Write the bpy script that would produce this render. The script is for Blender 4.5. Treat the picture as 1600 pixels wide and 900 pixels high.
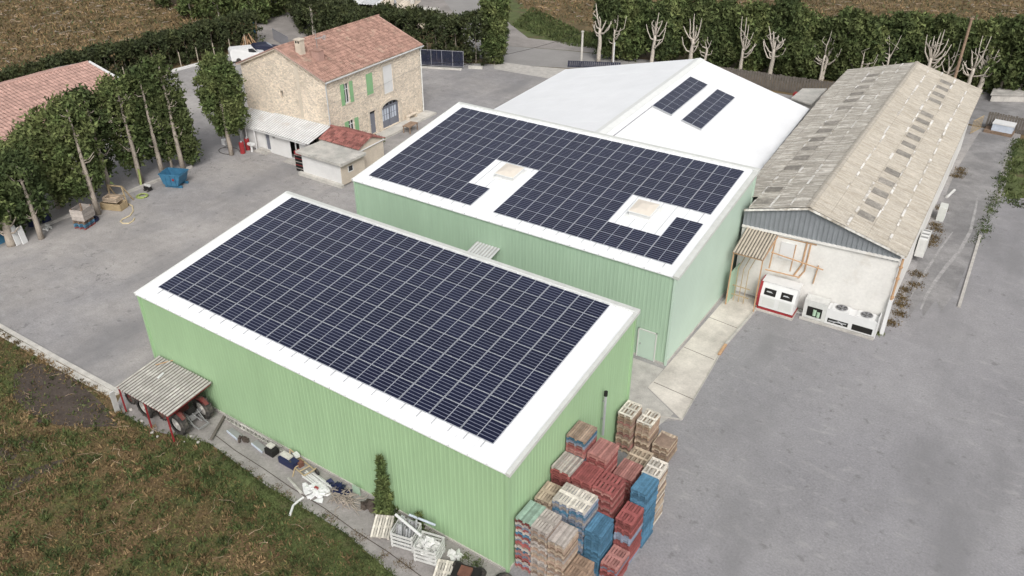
import bpy, math, random
import numpy as np
from mathutils import Matrix, Vector
R = math.radians
random.seed(7); RNG = np.random.default_rng(7)
for o in list(bpy.data.objects): bpy.data.objects.remove(o)
SC = bpy.context.scene
COL = SC.collection

# ---------------------------------------------------------------- camera, world, sun, exposure
CF, CP, CY = 1267.11, R(31.357), R(-34.023)          # focal length in px of a 1600 px wide frame, pitch down, yaw
CAM = Vector((13.66, -20.0, 29.69))
FW = Vector((math.sin(CY)*math.cos(CP), math.cos(CY)*math.cos(CP), -math.sin(CP)))
RT = Vector((math.cos(CY), -math.sin(CY), 0)); UP = RT.cross(FW)
cd = bpy.data.cameras.new('camera'); cd.sensor_width = 36; cd.lens = CF/1600*36; cd.clip_end = 5000; cd.clip_start = .5
cam = bpy.data.objects.new('camera', cd); COL.objects.link(cam); SC.camera = cam
cam.matrix_world = Matrix(((RT.x, UP.x, -FW.x, CAM.x), (RT.y, UP.y, -FW.y, CAM.y), (RT.z, UP.z, -FW.z, CAM.z), (0, 0, 0, 1)))

SUN_EL, SUN_AZ = 44, 139           # azimuth from +Y clockwise
W = bpy.data.worlds.new('World'); SC.world = W; W.use_nodes = True
nt = W.node_tree; nt.nodes.clear()
sky = nt.nodes.new('ShaderNodeTexSky'); sky.sky_type = 'NISHITA'; sky.sun_disc = False
sky.sun_elevation = R(SUN_EL); sky.sun_rotation = R(SUN_AZ); sky.dust_density = 4; sky.air_density = 1.0
hs = nt.nodes.new('ShaderNodeHueSaturation'); hs.inputs['Saturation'].default_value = .22
bg = nt.nodes.new('ShaderNodeBackground'); bg.inputs['Strength'].default_value = .12
wo = nt.nodes.new('ShaderNodeOutputWorld')
nt.links.new(sky.outputs[0], hs.inputs['Color']); nt.links.new(hs.outputs[0], bg.inputs[0]); nt.links.new(bg.outputs[0], wo.inputs[0])
sl = bpy.data.lights.new('sun', 'SUN'); sl.energy = 1.4; sl.angle = R(22); sl.color = (1, .965, .92)
sun = bpy.data.objects.new('sun', sl); COL.objects.link(sun)
sd = Vector((math.sin(R(SUN_AZ))*math.cos(R(SUN_EL)), math.cos(R(SUN_AZ))*math.cos(R(SUN_EL)), math.sin(R(SUN_EL))))
sun.rotation_euler = (-sd).to_track_quat('-Z', 'Y').to_euler()
SC.view_settings.view_transform = 'Standard'; SC.view_settings.look = 'None'
SC.view_settings.exposure = 0.42; SC.view_settings.gamma = 1; SC.view_settings.use_curve_mapping = False
SC.render.engine = 'CYCLES'
SC.render.resolution_x, SC.render.resolution_y = 1024, 576

def G(px, py, z=0.0):
    """point of the place that the photograph shows at (px, py), at the known height z"""
    d = FW*CF + RT*(px-800) + UP*(450-py)
    return CAM + d*((z-CAM.z)/d.z)

# ---------------------------------------------------------------- materials
def lin(r, g, b): return tuple(((c/255+.055)/1.055)**2.4 if c > 10 else c/3294.6 for c in (r, g, b))
MATS = {}
def mat(name, col, rough=.75, metal=0, var=.12, scale=2.0, fine=.08, fscale=25, bump=0, bscale=30, rnd=0, island=0, col2=None, mixscale=.5, mixlo=.42, mixhi=.6, spec=.3, coords='Object', stretch=None, mid=0, midscale=1.3):
    m = bpy.data.materials.new(name); m.use_nodes = True; MATS[name] = m
    n = m.node_tree.nodes; l = m.node_tree.links; b = n['Principled BSDF']
    b.inputs['Roughness'].default_value = rough; b.inputs['Metallic'].default_value = metal
    b.inputs['Specular IOR Level'].default_value = spec
    tc = n.new('ShaderNodeTexCoord'); src = tc.outputs['Object']
    if coords == 'World': src = n.new('ShaderNodeNewGeometry').outputs['Position']
    if stretch:
        mp = n.new('ShaderNodeMapping'); mp.inputs['Scale'].default_value = stretch; l.new(src, mp.inputs[0]); src = mp.outputs[0]
    rgb = n.new('ShaderNodeRGB'); rgb.outputs[0].default_value = (*col, 1); c = rgb.outputs[0]
    def noise(s, det=6, rg=.6):
        t = n.new('ShaderNodeTexNoise'); t.inputs['Scale'].default_value = s; t.inputs['Detail'].default_value = det; t.inputs['Roughness'].default_value = rg
        l.new(src, t.inputs['Vector']); return t.outputs['Fac']
    def mulval(c, fac, lo, hi, a=0., bb=1.):
        mr = n.new('ShaderNodeMapRange'); l.new(fac, mr.inputs[0]); mr.inputs[1].default_value = a; mr.inputs[2].default_value = bb
        mr.inputs[3].default_value = lo; mr.inputs[4].default_value = hi
        mx = n.new('ShaderNodeMix'); mx.data_type = 'RGBA'; mx.blend_type = 'MULTIPLY'; mx.inputs[0].default_value = 1
        l.new(c, mx.inputs[6]); l.new(mr.outputs[0], mx.inputs[7]); return mx.outputs[2]
    if col2:
        mr = n.new('ShaderNodeMapRange'); l.new(noise(mixscale, 8, .65), mr.inputs[0]); mr.inputs[1].default_value = mixlo; mr.inputs[2].default_value = mixhi
        mx = n.new('ShaderNodeMix'); mx.data_type = 'RGBA'; l.new(mr.outputs[0], mx.inputs[0]); l.new(c, mx.inputs[6]); mx.inputs[7].default_value = (*col2, 1); c = mx.outputs[2]
    if var: c = mulval(c, noise(scale), 1-var*2, 1+var*2, .2, .8)
    if fine: c = mulval(c, noise(fscale, 4, .7), 1-fine*2, 1+fine*2, .2, .8)
    if mid: c = mulval(c, noise(midscale, 5, .65), 1-mid*2, 1+mid*2, .2, .8)
    if rnd:
        oi = n.new('ShaderNodeObjectInfo'); c = mulval(c, oi.outputs['Random'], 1-rnd, 1+rnd)
    if island:
        gi = n.new('ShaderNodeNewGeometry'); c = mulval(c, gi.outputs['Random Per Island'], 1-island, 1+island)
    l.new(c, b.inputs['Base Color'])
    if bump:
        bp = n.new('ShaderNodeBump'); bp.inputs['Strength'].default_value = bump; bp.inputs['Distance'].default_value = .05
        l.new(noise(bscale, 5, .6), bp.inputs['Height']); l.new(bp.outputs[0], b.inputs['Normal'])
    return m

def add_cracks(m, scale, width, dark, warp=.6, maskscale=.08, lo=.48, hi=.58):
    """thin meandering cracks multiplied into a material's own colour"""
    n = m.node_tree.nodes; l = m.node_tree.links; b = n['Principled BSDF']
    tc = n.new('ShaderNodeTexCoord')
    nz = n.new('ShaderNodeTexNoise'); nz.inputs['Scale'].default_value = scale*3; nz.inputs['Detail'].default_value = 5; l.new(tc.outputs['Object'], nz.inputs['Vector'])
    mx = n.new('ShaderNodeMix'); mx.data_type = 'VECTOR'; mx.inputs[0].default_value = 1
    va = n.new('ShaderNodeVectorMath'); va.operation = 'MULTIPLY_ADD'; l.new(nz.outputs['Color'], va.inputs[0]); va.inputs[1].default_value = (warp/scale,)*3; l.new(tc.outputs['Object'], va.inputs[2])
    vo = n.new('ShaderNodeTexVoronoi'); vo.feature = 'DISTANCE_TO_EDGE'; vo.inputs['Scale'].default_value = scale; l.new(va.outputs[0], vo.inputs['Vector'])
    mr = n.new('ShaderNodeMapRange'); l.new(vo.outputs['Distance'], mr.inputs[0]); mr.inputs[1].default_value = 0; mr.inputs[2].default_value = width*scale; mr.inputs[3].default_value = 1; mr.inputs[4].default_value = 0
    mk = n.new('ShaderNodeTexNoise'); mk.inputs['Scale'].default_value = maskscale; mk.inputs['Detail'].default_value = 3; l.new(tc.outputs['Object'], mk.inputs['Vector'])
    mr2 = n.new('ShaderNodeMapRange'); l.new(mk.outputs['Fac'], mr2.inputs[0]); mr2.inputs[1].default_value = lo; mr2.inputs[2].default_value = hi
    mu = n.new('ShaderNodeMath'); mu.operation = 'MULTIPLY'; l.new(mr.outputs[0], mu.inputs[0]); l.new(mr2.outputs[0], mu.inputs[1])
    old = b.inputs['Base Color'].links[0].from_socket
    mc = n.new('ShaderNodeMix'); mc.data_type = 'RGBA'; l.new(mu.outputs[0], mc.inputs[0]); l.new(old, mc.inputs[6]); mc.inputs[7].default_value = (*dark, 1)
    l.new(mc.outputs[2], b.inputs['Base Color'])

def add_spots(m, scale, lo, hi, col, amt, stretch=(1,1,1), rot=0):
    n = m.node_tree.nodes; l = m.node_tree.links; b = n['Principled BSDF']
    tc = n.new('ShaderNodeTexCoord'); mp = n.new('ShaderNodeMapping'); mp.inputs['Scale'].default_value = stretch; mp.inputs['Rotation'].default_value = (0,0,rot); l.new(tc.outputs['Object'], mp.inputs[0])
    t = n.new('ShaderNodeTexNoise'); t.inputs['Scale'].default_value = scale; t.inputs['Detail'].default_value = 5; t.inputs['Roughness'].default_value = .6; l.new(mp.outputs[0], t.inputs['Vector'])
    mr = n.new('ShaderNodeMapRange'); l.new(t.outputs['Fac'], mr.inputs[0]); mr.inputs[1].default_value = lo; mr.inputs[2].default_value = hi; mr.inputs[4].default_value = amt
    old = b.inputs['Base Color'].links[0].from_socket
    mc = n.new('ShaderNodeMix'); mc.data_type = 'RGBA'; l.new(mr.outputs[0], mc.inputs[0]); l.new(old, mc.inputs[6]); mc.inputs[7].default_value = (*col, 1); l.new(mc.outputs[2], b.inputs['Base Color'])

def add_voronoi_stones(m, scale, joint, jointw=.09, strength=.6):
    n = m.node_tree.nodes; l = m.node_tree.links; b = n['Principled BSDF']
    tc = n.new('ShaderNodeTexCoord'); mp = n.new('ShaderNodeMapping'); mp.inputs['Scale'].default_value = (1, 1, 1.7); l.new(tc.outputs['Object'], mp.inputs[0])
    vo = n.new('ShaderNodeTexVoronoi'); vo.feature = 'DISTANCE_TO_EDGE'; vo.inputs['Scale'].default_value = scale; l.new(mp.outputs[0], vo.inputs['Vector'])
    vc = n.new('ShaderNodeTexVoronoi'); vc.inputs['Scale'].default_value = scale; l.new(mp.outputs[0], vc.inputs['Vector'])
    bw = n.new('ShaderNodeRGBToBW'); l.new(vc.outputs['Color'], bw.inputs[0])
    mrc = n.new('ShaderNodeMapRange'); l.new(bw.outputs[0], mrc.inputs[0]); mrc.inputs[1].default_value = .2; mrc.inputs[2].default_value = .8; mrc.inputs[3].default_value = .8; mrc.inputs[4].default_value = 1.12
    old = b.inputs['Base Color'].links[0].from_socket
    m1 = n.new('ShaderNodeMix'); m1.data_type = 'RGBA'; m1.blend_type = 'MULTIPLY'; m1.inputs[0].default_value = 1; l.new(old, m1.inputs[6]); l.new(mrc.outputs[0], m1.inputs[7])
    mr = n.new('ShaderNodeMapRange'); l.new(vo.outputs['Distance'], mr.inputs[0]); mr.inputs[2].default_value = jointw; mr.inputs[3].default_value = strength; mr.inputs[4].default_value = 0
    m2 = n.new('ShaderNodeMix'); m2.data_type = 'RGBA'; l.new(mr.outputs[0], m2.inputs[0]); l.new(m1.outputs[2], m2.inputs[6]); m2.inputs[7].default_value = (*joint, 1)
    l.new(m2.outputs[2], b.inputs['Base Color'])
    bp = n.new('ShaderNodeBump'); bp.inputs['Strength'].default_value = .7; bp.inputs['Distance'].default_value = .06
    mh = n.new('ShaderNodeMapRange'); l.new(vo.outputs['Distance'], mh.inputs[0]); mh.inputs[2].default_value = .2
    l.new(mh.outputs[0], bp.inputs['Height']); l.new(bp.outputs[0], b.inputs['Normal'])

M = MATS
mat('lot_asphalt', (.245,.239,.248), .9, var=.07, scale=.13, fine=.14, fscale=9, mid=.05, midscale=1.1, bump=.15, bscale=40, col2=(.27,.263,.268), mixscale=.1, mixlo=.4, mixhi=.62)
add_cracks(M['lot_asphalt'], .11, .03, (.15,.145,.145), 1.1, .06, .5, .56)
mat('asphalt', (.258,.25,.252), .9, var=.12, scale=.13, fine=.13, fscale=9, mid=.09, midscale=1.1, bump=.15, bscale=40, col2=(.33,.312,.298), mixscale=.045, mixlo=.4, mixhi=.56)
add_cracks(M['asphalt'], .13, .035, (.12,.115,.115), 1.1, .06, .5, .56)
for k_ in ('asphalt', 'lot_asphalt'):
    add_spots(M[k_], .7, .58, .68, (.35,.34,.335), .5, (1,2.2,1), .5)
    add_spots(M[k_], 1.3, .61, .69, (.15,.145,.145), .6)
    add_spots(M[k_], 4.0, .6, .7, (.4,.39,.38), .55, (1,2.5,1), 1.1)
    add_spots(M[k_], .16, .5, .66, (.185,.182,.186), .7, (1,.35,1), .3)
mat('road_asphalt', (.26,.25,.24), .9, var=.08, scale=.3, fine=.06, fscale=5)
mat('concrete_slab', (.58,.54,.485), .85, var=.14, scale=.5, fine=.06, fscale=8, col2=(.42,.39,.35), mixscale=.35, mixlo=.45, mixhi=.68)
mat('concrete', (.42,.4,.37), .85, var=.14, scale=1.5, fine=.08, fscale=12)
mat('concrete_light', (.5,.48,.44), .85, mid=.1, midscale=.8, var=.1, scale=1.5, fine=.08, fscale=12)
mat('earth', (.15,.107,.056), .95, var=.2, scale=.5, fine=.22, fscale=3, bump=.5, bscale=3, col2=(.075,.066,.03), mixscale=.16, mixlo=.48, mixhi=.66)
mat('meadow', (.12,.082,.042), .95, var=.25, scale=.35, fine=.25, fscale=7, bump=.5, bscale=6, col2=(.07,.085,.03), mixscale=.3, mixlo=.46, mixhi=.6)
mat('verge_grass', (.085,.105,.038), .95, var=.2, scale=.8, fine=.2, fscale=7, bump=.4, bscale=6, col2=(.1,.08,.045), mixscale=.5, mixlo=.5, mixhi=.66)
mat('soil', (.07,.055,.046), .95, var=.2, scale=1.2, fine=.2, fscale=7, bump=.7, bscale=5)
mat('wet_track', (.19,.185,.185), .6, var=.12, scale=.4, fine=.12, fscale=8, mid=.1, col2=(.26,.252,.25), mixscale=.3, mixlo=.44, mixhi=.6)
mat('pale_glint', (.3,.292,.288), .9, var=.1, fine=.15, fscale=6, mid=.15, midscale=1.2)  # pale colour standing in for the reflection on wet ground
mat('strip_concrete', (.27,.252,.24), .9, var=.12, scale=.5, fine=.12, fscale=9, mid=.08, midscale=2)
mat('gravel', (.26,.24,.225), .95, var=.16, scale=.4, fine=.16, fscale=9)
mat('green_cladding', (.325,.478,.28), .55, var=.03, scale=.35, fine=.025, fscale=3, mid=.03, midscale=2.5, stretch=(1,1,.12))
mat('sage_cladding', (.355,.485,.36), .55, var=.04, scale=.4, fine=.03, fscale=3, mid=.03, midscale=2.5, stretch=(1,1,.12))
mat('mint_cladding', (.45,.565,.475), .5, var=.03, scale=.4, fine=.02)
mat('white_roof', (.79,.8,.81), .45, var=.03, scale=.4, fine=.015, fscale=6)
mat('trim_white', (.7,.71,.69), .5, var=.03, fine=.03)
mat('trim_grey', (.55,.56,.53), .5, var=.06, fine=.06)
mat('panel_frame', (.44,.46,.5), .4, metal=.35, var=0, fine=0)
mat('panel_backsheet', (.22,.235,.3), .35, var=0, fine=0, spec=.4)
mat('panel_cell', (.008,.0105,.03), .35, var=.12, scale=.6, fine=0, rnd=.12, spec=.25)
mat('fibre_cement', (.42,.385,.33), .95, var=.07, scale=.4, fine=.16, fscale=7, mid=.1, midscale=1.6, col2=(.34,.305,.25), mixscale=.9, mixlo=.46, mixhi=.66, rnd=.03, stretch=(.8,5,1), coords='World')
mat('lichen_cement', (.68,.66,.62), .95, var=.14, scale=1, fine=.16, fscale=7, coords='World', col2=(.38,.34,.28), mixscale=1.1, mixlo=.48, mixhi=.6)
mat('mossy_cement', (.31,.29,.255), .95, var=.08, scale=.4, fine=.2, fscale=7, mid=.14, midscale=1.6, col2=(.54,.515,.47), mixscale=.9, mixlo=.5, mixhi=.64, rnd=.03, stretch=(.8,5,1), coords='World')
mat('translucent_sheet', (.215,.2,.178), .6, var=.2, scale=2, fine=.2, fscale=6, rnd=.16, coords='World')
mat('slate_cladding', (.215,.23,.245), .55, var=.08, scale=.8, fine=.05)
mat('white_render', (.68,.665,.635), .9, var=.07, scale=.5, fine=.05, fscale=5, col2=(.53,.485,.42), mixscale=.4, mixlo=.55, mixhi=.75)
mat('whitewash', (.66,.655,.645), .9, var=.05, scale=.8, fine=.04, fscale=8)
mat('hatch_cream', (.64,.585,.51), .6, var=.04, fine=.03)
mat('cream_render', (.58,.51,.42), .9, var=.08, scale=.8, fine=.06, fscale=8)
mat('stone_wall', (.76,.655,.53), .95, var=.1, scale=.6, fine=.12, fscale=9, coords='Object')
add_voronoi_stones(M['stone_wall'], 4.6, (.78,.71,.61), .06, .6)
mat('dressed_stone', (.6,.53,.44), .9, var=.1, scale=2, fine=.08, fscale=12, rnd=.08)
mat('terracotta', (.32,.195,.155), .9, var=.12, scale=1.2, fine=.1, fscale=9, island=.22, col2=(.38,.29,.225), mixscale=.8, mixlo=.56, mixhi=.74)
mat('terracotta_pink', (.4,.255,.215), .9, var=.08, scale=.7, fine=.1, fscale=8, island=.16)
mat('terracotta_red', (.25,.105,.09), .9, var=.14, scale=1.2, fine=.1, fscale=6, island=.42)
mat('shutter_green', (.24,.43,.225), .6, var=.04, fine=.03)
mat('door_grey', (.17,.18,.215), .6, var=.06, fine=.04)
mat('window_glass', (.03,.032,.035), .15, var=0, fine=0, spec=.5)
mat('pale_glass', (.5,.55,.63), .25, var=.1, fine=0, spec=.5)
mat('dark_opening', (.016,.015,.014), .9, var=0, fine=0)
mat('white_paint', (.66,.66,.655), .5, var=.03, fine=.02)
mat('white_plastic', (.56,.56,.54), .5, var=.08, scale=3, fine=.06)
mat('old_zinc', (.48,.49,.49), .6, metal=0, var=.12, scale=2, fine=.08)
mat('corrugated_white', (.6,.605,.605), .7, var=.1, scale=1.2, fine=.1, fscale=10, col2=(.48,.44,.4), mixscale=1, mixlo=.55, mixhi=.7)
mat('asbestos_grey', (.35,.335,.31), .9, var=.15, scale=1.2, fine=.13, fscale=10, col2=(.5,.48,.45), mixscale=1, mixlo=.52, mixhi=.66)
mat('beige_sheet', (.42,.37,.3), .8, var=.08, scale=2, fine=.06)
mat('flat_roofing', (.4,.39,.36), .9, var=.12, scale=1, fine=.12, fscale=9, col2=(.5,.48,.44), mixscale=.8)
mat('navy_metal', (.02,.024,.05), .45, var=.1, fine=0, spec=.4)
mat('rail_grey', (.25,.25,.27), .5, var=.06, fine=0)
mat('steel_grey', (.3,.3,.3), .5, metal=.3, var=.08, fine=.05)
mat('galvanised', (.5,.51,.52), .45, metal=.4, var=.06, fine=.03)
mat('rib_dirt', (.13,.115,.1), .95, var=.15, fine=.15)
mat('rib_dirt_pale', (.36,.35,.335), .9, var=.1, fine=.1)
mat('red_paint', (.27,.03,.033), .5, var=.1, fine=.06)
mat('tractor_red', (.17,.03,.03), .6, var=.15, fine=.1, col2=(.1,.07,.055), mixscale=2)
mat('blue_paint', (.045,.15,.25), .55, var=.13, scale=2, fine=.1)
mat('navy_plastic', (.015,.02,.06), .5, var=.15, fine=.05)
mat('rubber', (.028,.027,.026), .85, var=.15, fine=.15, fscale=18, col2=(.09,.08,.07), mixscale=3)
mat('rust_orange', (.46,.29,.17), .7, var=.12, fine=.1)
mat('yellow_frame', (.4,.31,.19), .7, var=.12, fine=.08)
mat('hose_green', (.3,.36,.12), .6, var=.12, fine=0)
mat('hose_cream', (.56,.47,.3), .6, var=.08, fine=0)
mat('bark', (.33,.285,.24), .95, var=.16, scale=2, fine=.16, fscale=14, bump=.6, bscale=14, stretch=(1,1,.3))
mat('bark_pale', (.46,.415,.36), .95, var=.14, scale=2, fine=.15, fscale=12, bump=.5, bscale=12, stretch=(1,1,.3))
mat('wood_post', (.4,.35,.28), .9, var=.12, fine=.1)
mat('leaf_cypress', (.075,.105,.036), .8, var=.22, scale=.7, fine=0, island=.5, col2=(.13,.148,.055), mixscale=.5, spec=.2)
mat('leaf_dark', (.05,.072,.027), .8, var=.22, scale=.6, fine=0, island=.5, col2=(.08,.1,.036), mixscale=.45, spec=.2)
mat('leaf_hedge', (.038,.05,.02), .75, var=.2, scale=.9, fine=0, island=.55, col2=(.05,.058,.022), mixscale=.7, spec=.25)
mat('leaf_olive', (.09,.108,.04), .8, var=.2, scale=.8, fine=0, island=.45, col2=(.05,.07,.024), mixscale=.6, spec=.2)
mat('leaf_rust', (.12,.085,.04), .85, var=.2, scale=.8, fine=0, island=.45, spec=.2)
mat('grass_blade', (.09,.1,.034), .85, var=.3, scale=.3, fine=0, island=.5, col2=(.18,.12,.06), mixscale=.22, mixlo=.48, mixhi=.6, spec=.15)
mat('straw', (.23,.16,.085), .9, var=.25, scale=.4, fine=0, island=.5, col2=(.1,.075,.036), mixscale=.3, spec=.15)
mat('twig_pale', (.36,.27,.19), .9, var=.15, fine=0, island=.4)
mat('weed_red', (.15,.07,.05), .9, var=.2, fine=0, island=.5)
WOOD = dict(tan=(.41,.33,.25), brown=(.27,.19,.135), grey=(.37,.33,.3), red=(.27,.085,.08), rose=(.34,.165,.145), blue=(.075,.175,.265), white=(.56,.52,.46), slate=(.2,.23,.29), green=(.24,.33,.27), oxblood=(.19,.06,.055), umber=(.3,.22,.17))
for k, v in WOOD.items(): mat('pallet_'+k, v, .85, var=.17, scale=4, fine=.12, fscale=22, rnd=.3, coords='World')

# ---------------------------------------------------------------- mesh helpers
class MB:
    def __init__(s): s.v = []; s.f = []; s.m = []
    def quad(s, *p, mi=0):
        i = len(s.v); s.v += [tuple(q) for q in p]; s.f.append(tuple(range(i, i+len(p)))); s.m.append(mi); return s
    def box(s, x0, x1, y0, y1, z0, z1, mi=0, T=None):
        c = [(x0,y0,z0),(x1,y0,z0),(x1,y1,z0),(x0,y1,z0),(x0,y0,z1),(x1,y0,z1),(x1,y1,z1),(x0,y1,z1)]
        if T is not None: c = [tuple(T @ Vector(p)) for p in c]
        i = len(s.v); s.v += c
        for f in ((3,2,1,0),(4,5,6,7),(0,1,5,4),(1,2,6,5),(2,3,7,6),(3,0,4,7)): s.f.append(tuple(i+k for k in f)); s.m.append(mi)
        return s
    def beam(s, p, q, w, h=None, mi=0, up=(0,0,1)):
        p, q = Vector(p), Vector(q); h = h or w; d = (q-p); L = d.length; d /= L
        u = Vector(up)
        if abs(d.dot(u)) > .98: u = Vector((1,0,0))
        a = d.cross(u).normalized(); b = a.cross(d)
        T = Matrix(((d.x,a.x,b.x,p.x),(d.y,a.y,b.y,p.y),(d.z,a.z,b.z,p.z),(0,0,0,1)))
        return s.box(0, L, -w/2, w/2, -h/2, h/2, mi, T)
    def tube(s, pts, r, n=7, mi=0, r1=None, cap=True):
        pts = [Vector(p) for p in pts]; N = len(pts); i0 = len(s.v); pa = None
        for k, p in enumerate(pts):
            d = (pts[min(k+1,N-1)]-pts[max(k-1,0)]).normalized()
            ref = pa if pa is not None else (Vector((0,0,1)) if abs(d.z) < .9 else Vector((1,0,0)))
            a = (ref - d*ref.dot(d))
            a = a.normalized() if a.length > 1e-4 else d.orthogonal().normalized()
            pa = a; b = d.cross(a)
            rr = r if r1 is None else r+(r1-r)*k/(N-1)
            for j in range(n):
                t = 2*math.pi*j/n; s.v.append(tuple(p+(a*math.cos(t)+b*math.sin(t))*rr))
        for k in range(N-1):
            for j in range(n):
                s.f.append((i0+k*n+j, i0+k*n+(j+1)%n, i0+(k+1)*n+(j+1)%n, i0+(k+1)*n+j)); s.m.append(mi)
        if cap:
            s.f.append(tuple(i0+j for j in reversed(range(n)))); s.m.append(mi)
            s.f.append(tuple(i0+(N-1)*n+j for j in range(n))); s.m.append(mi)
        return s
    def prism(s, poly, z0, z1, mi=0, T=None):
        n = len(poly); i = len(s.v)
        c = [(x,y,z0) for x,y in poly]+[(x,y,z1) for x,y in poly]
        if T is not None: c = [tuple(T @ Vector(p)) for p in c]
        s.v += c
        s.f.append(tuple(reversed(range(i,i+n)))); s.f.append(tuple(range(i+n,i+2*n))); s.m += [mi,mi]
        for k in range(n): s.f.append((i+k,i+(k+1)%n,i+n+(k+1)%n,i+n+k)); s.m.append(mi)
        return s
    def sheet(s, O, U, V0, V1, N, pitch, amp, prof, mi=0, flip=False, mi2=None):
        """profiled sheet: crosses U, ribs along V (V0 at the start, V1 at the end), relief along N"""
        O, U, V0, V1, N = (Vector(a) for a in (O, U, V0, V1, N)); L = U.length; i0 = len(s.v); ks = []
        n = max(1, round(L/pitch)); pitch = L/n
        for k in range(n):
            for fr, h in prof[:-1]: ks.append(((k+fr)*pitch/L, h))
        ks.append((1, prof[-1][1]))
        for t, h in ks:
            a = O+U*t+N*(h*amp); s.v += [tuple(a), tuple(a+V0.lerp(V1, t))]
        for k in range(len(ks)-1):
            q = (i0+2*k, i0+2*k+2, i0+2*k+3, i0+2*k+1)
            s.f.append(q if not flip else q[::-1]); s.m.append(mi if mi2 is None or ks[k][1]+ks[k+1][1] > .6 else mi2)
        return s
    def tiles(s, O, U, V, N, pitch=.22, course=.42, amp=.06, mi=0, jit=.012):
        """canal tile roof: half round columns in lapped courses"""
        O, U, V, N = (Vector(a) for a in (O, U, V, N)); nc = max(2, round(V.length/course)); n = round(U.length/pitch)
        prof = [(0,0),(.15,.55),(.35,.95),(.6,.95),(.8,.55),(1,0)]
        for c in range(nc):
            for k in range(n):
                j = random.uniform(-jit, jit); i0 = len(s.v)
                for fr, h in prof:
                    a = O+U*((k+fr)/n)
                    s.v += [tuple(a+V*(c/nc)+N*(h*amp+.035+j)), tuple(a+V*((c+1.06)/nc)+N*(h*amp+j*.5))]
                for q in range(len(prof)-1): s.f.append((i0+2*q, i0+2*q+2, i0+2*q+3, i0+2*q+1)); s.m.append(mi)
        return s
    def mesh(s, name):
        me = bpy.data.meshes.new(name); me.from_pydata(s.v, [], s.f); me.polygons.foreach_set('material_index', s.m); me.update(); return me
    def build(s, name, mats, parent=None, loc=(0,0,0), rz=0, smooth=False):
        me = s.mesh(name)
        for x in (mats if isinstance(mats, (list, tuple)) else [mats]): me.materials.append(M[x])
        if smooth: me.polygons.foreach_set('use_smooth', [True]*len(me.polygons))
        return link(name, me, parent, loc, rz)
TRAP = [(0,0),(.55,0),(.65,1),(.9,1),(1,0)]
SINE = [(0,0),(.17,.25),(.33,.75),(.5,1),(.67,.75),(.83,.25),(1,0)]
RIB = [(0,0),(.9,0),(.925,1),(.975,1),(1,0)]
def link(name, data, parent=None, loc=(0,0,0), rz=0):
    o = bpy.data.objects.new(name, data); COL.objects.link(o); o.parent = parent; o.location = loc
    if rz: o.rotation_euler.z = rz
    return o
def tag(o, label, cat=None, group=None, kind=None):
    o['label'] = label
    if cat: o['category'] = cat
    if group: o['group'] = group
    if kind: o['kind'] = kind
    return o
def thing(name, label, cat, loc=(0,0,0), rz=0, group=None): return tag(link(name, None, None, loc, rz), label, cat, group)
def copy_tree(o, parent=None):
    c = o.copy(); COL.objects.link(c); c.parent = parent
    for ch in list(o.children): copy_tree(ch, c)
    return c
def ground(name, pts, z, m, kind='structure', label=None):
    mb = MB(); mb.quad(*[(p[0], p[1], z) for p in pts]); o = mb.build(name, m); o['kind'] = kind
    if label: o['label'] = label
    return o
def npmesh(name, V, F, mats, parent=None, mi=None):
    """V (n,3), F (m,3) numpy triangles"""
    me = bpy.data.meshes.new(name); me.vertices.add(len(V)); me.vertices.foreach_set('co', V.astype(np.float32).ravel())
    me.loops.add(F.size); me.loops.foreach_set('vertex_index', F.astype(np.int32).ravel())
    me.polygons.add(len(F)); me.polygons.foreach_set('loop_start', np.arange(0, F.size, 3, dtype=np.int32)); 
    for x in (mats if isinstance(mats, (list, tuple)) else [mats]): me.materials.append(M[x])
    if mi is not None: me.polygons.foreach_set('material_index', mi.astype(np.int32))
    me.update(calc_edges=True); me.validate()
    return link(name, me, parent)
def leaves(centres, size, up=.35, elong=1.7):
    """one pointed triangle a leaf spray at each centre"""
    n = len(centres); d = RNG.normal(size=(n,3)); d[:,2] += up; d /= np.linalg.norm(d, axis=1)[:,None]
    e = np.cross(d, RNG.normal(size=(n,3))); e /= np.linalg.norm(e, axis=1)[:,None]
    s = size*RNG.uniform(.6, 1.4, n)[:,None]
    V = np.empty((n,3,3)); V[:,0] = centres-e*s*.5; V[:,1] = centres+e*s*.5; V[:,2] = centres+d*s*elong
    return V.reshape(-1,3), np.arange(3*n).reshape(-1,3)
def blob(n_clump, per, shape, clump_r):
    """clumps of points: shape(k) gives k clump centres"""
    c = shape(n_clump); r = RNG.normal(size=(n_clump, per, 3))*clump_r*RNG.uniform(.6, 1.35, (n_clump,1,1))
    return (c[:,None,:]+r).reshape(-1,3)

# ---------------------------------------------------------------- setting: ground sheets
ground('terrain', [(-900,-700),(900,-700),(900,1100),(-900,1100)], -.03, 'earth', label='brown bare vineyard land around the farm')
ground('meadow', [(-70,-2.35),(-25.9,-2.3),(-24.9,-3.2),(-18.6,-2.2),(-13,-2.6),(-7.8,-2.75),(-4.4,-3.1),(4,-3.4),(4,-40),(-70,-40)], -.02, 'meadow', label='rough brown and green field in front of the green hall')
ground('verge', [(-18.9,-2.0),(-13,-2.4),(-7.8,-2.5),(-4.4,-2.95),(4,-3.1),(4,-5.0),(-4.4,-5.0),(-7.8,-4.7),(-13,-4.0),(-17,-3.4),(-20.5,-3.6)], -.012, 'verge_grass', label='green grass verge along the paved strip')
ground('soil_patch', [G(45,560)[:2],G(110,585)[:2],G(170,640)[:2],G(185,665)[:2],G(130,668)[:2],G(60,660)[:2],G(20,620)[:2],G(22,585)[:2]], -.010, 'soil', label='patch of dark tilled soil in the field')
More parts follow.
